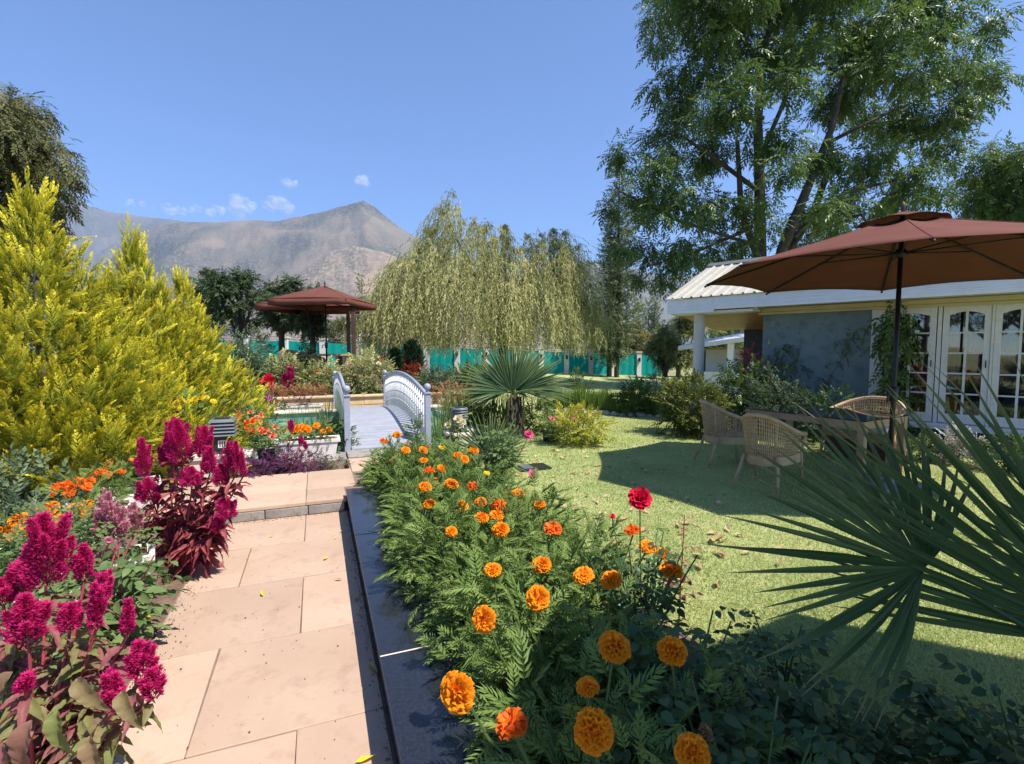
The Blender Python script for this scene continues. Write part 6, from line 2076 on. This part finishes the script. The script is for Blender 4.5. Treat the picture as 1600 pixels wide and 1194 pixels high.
back_tree(885, 500, 552, 60, 48, 'hazy tree behind the right half of the willow', 300, 'leaf_back', seed=15)
back_tree(700, 500, 552, 90, 48, 'hazy tree behind the middle of the willow', 400, 'leaf_back', seed=16)
back_tree(790, 500, 552, 90, 50, 'hazy tree behind the willow trunk', 400, 'leaf_back', seed=17)

# ---- fallen leaves
fl = [TT([(-.5, 0, 0), (-.2, .28, .12), (.2, .25, .05), (.55, 0, .18), (.15, -.27, .16), (-.25, -.2, .02), (0, 0, -.02)], [(0, 6, 1), (1, 6, 2), (2, 6, 3), (3, 6, 4), (4, 6, 5), (5, 6, 0)])]
FLM = [NB().inst(fl[0], [(0, 0, 0)], [(1, 0, 0)], [(0, .1 * k, 1)], 1, 1, .15 + .3 * k).mesh('fallen_leaf', M['leaf_dry']) for k in range(3)]
LG = 'dry leaves scattered over the lawn'
random.seed(5)
cl = [(845, 700), (800, 735), (870, 745), (900, 770), (860, 790), (905, 830), (960, 740), (1010, 715), (1050, 760), (900, 720), (990, 800), (1090, 830), (1150, 850), (1080, 900), (960, 770), (1070, 730)]
for k in range(120):
    if k < 96:
        c = cl[k % len(cl)]
        p = G(c[0] + random.gauss(0, 32), c[1] + random.gauss(0, 14), .022)
    else:
        p = G(random.uniform(900, 1500), random.uniform(690, 900), .022)
    if p.x < float(lawn_left(p.y)) + .05: p.x = float(lawn_left(p.y)) + random.uniform(.1, .5)
    o = link('fallen_leaf', FLM[k % 3]); o.location = p
    s = random.uniform(.07, .13); o.scale = (s, s * random.uniform(.5, .9), s)
    o.rotation_euler = (random.uniform(-.3, .3), random.uniform(-.3, .3), random.uniform(0, 6.28))
    tag(o, 'dry tan leaf lying on the lawn', 'fallen leaf', LG)
for (px, py, s, gm) in [(424, 838, .05, 1), (510, 872, .06, 1), (410, 928, .06, 1), (535, 830, .05, 0), (557, 935, .06, 0), (562, 962, .06, 0), (583, 1045, .09, 2), (530, 905, .05, 0), (572, 1187, .08, 1), (525, 840, .04, 1), (230, 965, .09, 1), (215, 950, .08, 0)]:
    p = G(px, py, .012)
    o = link('fallen_leaf', FLM[gm if gm < 2 else 0]); o.location = p; o.scale = (s, s * .6, s); o.rotation_euler = (0, 0, random.uniform(0, 6))
    if gm == 1:
        me = FLM[1].copy(); me.materials[0] = M['petal_yellow']; o.data = me
    tag(o, 'yellow fallen leaf lying on the sandstone path' if gm == 1 else 'dull brown fallen leaf lying on the sandstone path', 'fallen leaf', 'fallen leaves on the path')

def grit():
    n = 1500
    side = rng.random(n)
    t = rng.uniform(.8, 5.1, n)
    sv = np.where(side < .55, -.88 + np.abs(rng.normal(size=n)) * .07, np.where(side < .85, .235 - np.abs(rng.normal(size=n)) * .018, rng.uniform(-.85, .22, n)))
    k = rng.random(n) < .12
    t = np.where(k, 5.15 - np.abs(rng.normal(size=n)) * .03, t); sv = np.where(k, rng.uniform(-.85, .2, n), sv)
    P = np.stack([sv * .932 - t * .363, sv * .363 + t * .932, np.full(n, .004)], 1)
    tet = TT([(-.5, -.4, 0), (.5, -.3, 0), (0, .5, 0), (0, 0, .6)], [(0, 1, 3), (1, 2, 3), (2, 0, 3), (0, 2, 1)])
    o = NB().inst(tet, P, sphere_dirs(n) * np.array([1, 1, 0]), (0, 0, 1), rng.uniform(.003, .011, n) * rng.uniform(.5, 1.3, n)).build('path_grit', M['soil'])
    return tag(o, 'soil crumbs and grit along the path edges', 'grit', kind='stuff')
grit()

# garden trees behind the viewer, seen only in the window panes
random.seed(77)
bt = back_tree(2600, 300, 520, 560, 14, 'x', 600, 'leaf_back', leaf=.6, seed=40)
bt.location = (-14, -11, 0); bt['label'] = 'green garden tree behind the path start, reflected in the doors'; bt['group'] = 'trees behind the path start'
for x, y, s_ in ((-8, -14, 1.1), (-19, -6, 1.2), (-2, -16, 1.0), (-17, -16, 1.3)):
    c = copy_tree(bt); c.location = (x, y, 0); c.scale = (s_, s_, s_); c.rotation_euler = (0, 0, x)

# ================================================================== MOUNTAINS, CLOUDS, HAZE
def fbm(x, y, seed, octv=6):
    r = np.random.default_rng(seed)
    z = np.zeros_like(x); a = 1.0; f = 1.0
    for _ in range(octv):
        th, p1, p2 = r.uniform(0, 6.28), r.uniform(0, 9), r.uniform(0, 9)
        u = (x * math.cos(th) + y * math.sin(th)) * f + p1; v = (-x * math.sin(th) + y * math.cos(th)) * f + p2
        z += a * (1 - 2 * np.abs(np.sin(u + .8 * np.sin(v * .7)) * np.cos(v * .9 + .6 * np.sin(u * .6))))
        a *= .52; f *= 2.03
    return z
def mountain(name, prof, dist, wid, mat, seed, amp, wave):
    pxs = np.linspace(prof[0][0], prof[-1][0], 260)
    pys = np.interp(pxs, [p[0] for p in prof], [p[1] for p in prof])
    v = np.linspace(-1, 1, 70)
    U, Vv = np.meshgrid(pxs, v)
    PY = np.tile(pys, (len(v), 1))
    Hh = (HOR - PY) / F_PX * dist
    Yy = dist + Vv * wid
    X = (U - 800) / F_PX * Yy * (1)
    fall = np.clip(1 - np.abs(Vv) ** 1.15, 0, 1)
    nz = fbm(X / wave, Yy / wave, seed)
    nz = nz - np.percentile(nz, 85)
    Z = Hh * fall + amp * nz * (.25 + fall) * np.clip(Hh / (Hh.max() + 1e-6), .1, 1) * (.1 + .9 * np.clip(np.abs(Vv) * 5, 0, 1)) - 25 * (1 - fall)
    V = np.stack([X, Yy, Z], -1).reshape(-1, 3)
    n = len(pxs)
    i = np.arange(len(v) - 1)[:, None] * n + np.arange(n - 1)[None]
    F = np.stack([i, i + 1, i + n + 1, i + n], -1).reshape(-1, 4)
    me = bpy.data.meshes.new(name)
    me.from_pydata(V.tolist(), [], F.tolist())
    me.polygons.foreach_set('use_smooth', [True] * len(me.polygons))
    me.materials.append(mat)
    return tag(link(name, me), kind='structure')
mountain('mountain', [(-60, 322), (0, 318), (110, 318), (170, 328), (250, 345), (330, 352), (430, 390), (700, 430)], 6200, 1800, M['mount_far'], 4, 90, 420)
mountain('mountain', [(150, 430), (200, 390), (260, 352), (300, 348), (345, 351), (400, 348), (440, 349), (470, 341), (500, 333), (530, 326), (555, 319), (572, 314), (590, 323), (612, 344), (640, 366), (670, 388), (720, 410), (780, 440), (850, 470), (950, 500)], 4600, 1500, M['mount_peak'], 7, 60, 300)
mountain('mountain', [(380, 500), (440, 460), (480, 420), (520, 392), (555, 380), (600, 392), (640, 410), (690, 430), (760, 470), (820, 510)], 3200, 700, M['mount_brown'], 12, 45, 200)
mountain('mountain', [(600, 480), (760, 440), (850, 420), (920, 408), (960, 415), (1010, 425), (1060, 432), (1150, 420), (1300, 400), (1600, 380)], 5600, 1200, M['mount_far'], 19, 60, 400)

def mat_cloud():
    m, nt, b, o = newmat('cloud')
    nt.nodes.remove(b)
    df = nt.nodes.new('ShaderNodeBsdfDiffuse'); df.inputs[0].default_value = (.95, .95, .95, 1)
    tl = nt.nodes.new('ShaderNodeBsdfTranslucent'); tl.inputs[0].default_value = (.95, .95, .95, 1)
    tr = nt.nodes.new('ShaderNodeBsdfTransparent')
    a = nt.nodes.new('ShaderNodeMixShader'); a.inputs[0].default_value = .45
    nt.links.new(df.outputs[0], a.inputs[1]); nt.links.new(tl.outputs[0], a.inputs[2])
    c = nt.nodes.new('ShaderNodeMixShader'); c.inputs[0].default_value = .11
    nt.links.new(tr.outputs[0], c.inputs[1]); nt.links.new(a.outputs[0], c.inputs[2])
    nt.links.new(c.outputs[0], o.inputs['Surface'])
    return m
M['cloud'] = mat_cloud()
for k, (px, py, w, h) in enumerate([(280, 327, 66, 26), (336, 329, 34, 26), (372, 324, 54, 40), (431, 323, 54, 38), (452, 285, 24, 22), (566, 284, 20, 28), (120, 298, 50, 18), (215, 318, 60, 16)]):
    Y = 9800
    c = D(px, py, Y)
    m = MB(); r_ = random.Random(k)
    for q in range(15):
        u = r_.uniform(-1, 1)
        rr = r_.uniform(.25, .62) * h / 2 * Y / F_PX * (1 - .5 * abs(u))
        cc = (u * w / 2 * Y / F_PX * .9, r_.uniform(-1, 1) * w / 4 * Y / F_PX, r_.uniform(-.45, .5) * h / 2 * Y / F_PX * (1 - abs(u) * .6))
        prof = [(max(rr * math.sin(math.pi * i / 8), .5), -rr * math.cos(math.pi * i / 8)) for i in range(9)]
        m.lathe(prof, cc, 12)
    o = m.build('cloud', M['cloud'])
    o.location = c
    tag(o, 'small white fair weather cloud above the mountain ridge', 'cloud', 'small clouds above the ridge')

def haze():
    m, nt, b, o = newmat('haze_air')
    nt.nodes.remove(b)
    v = nt.nodes.new('ShaderNodeVolumePrincipled')
    v.inputs['Color'].default_value = (.52, .68, 1.0, 1)
    v.inputs['Density'].default_value = .000085
    v.inputs['Anisotropy'].default_value = .1
    nt.links.new(v.outputs[0], o.inputs['Volume'])
    mb = MB(); mb.box(-9600, 9600, -300, 9100, -62, 2000)
    h = mb.build('haze', m)
    return tag(h, 'thin bluish valley haze in front of the mountains', 'haze', kind='stuff')
haze()
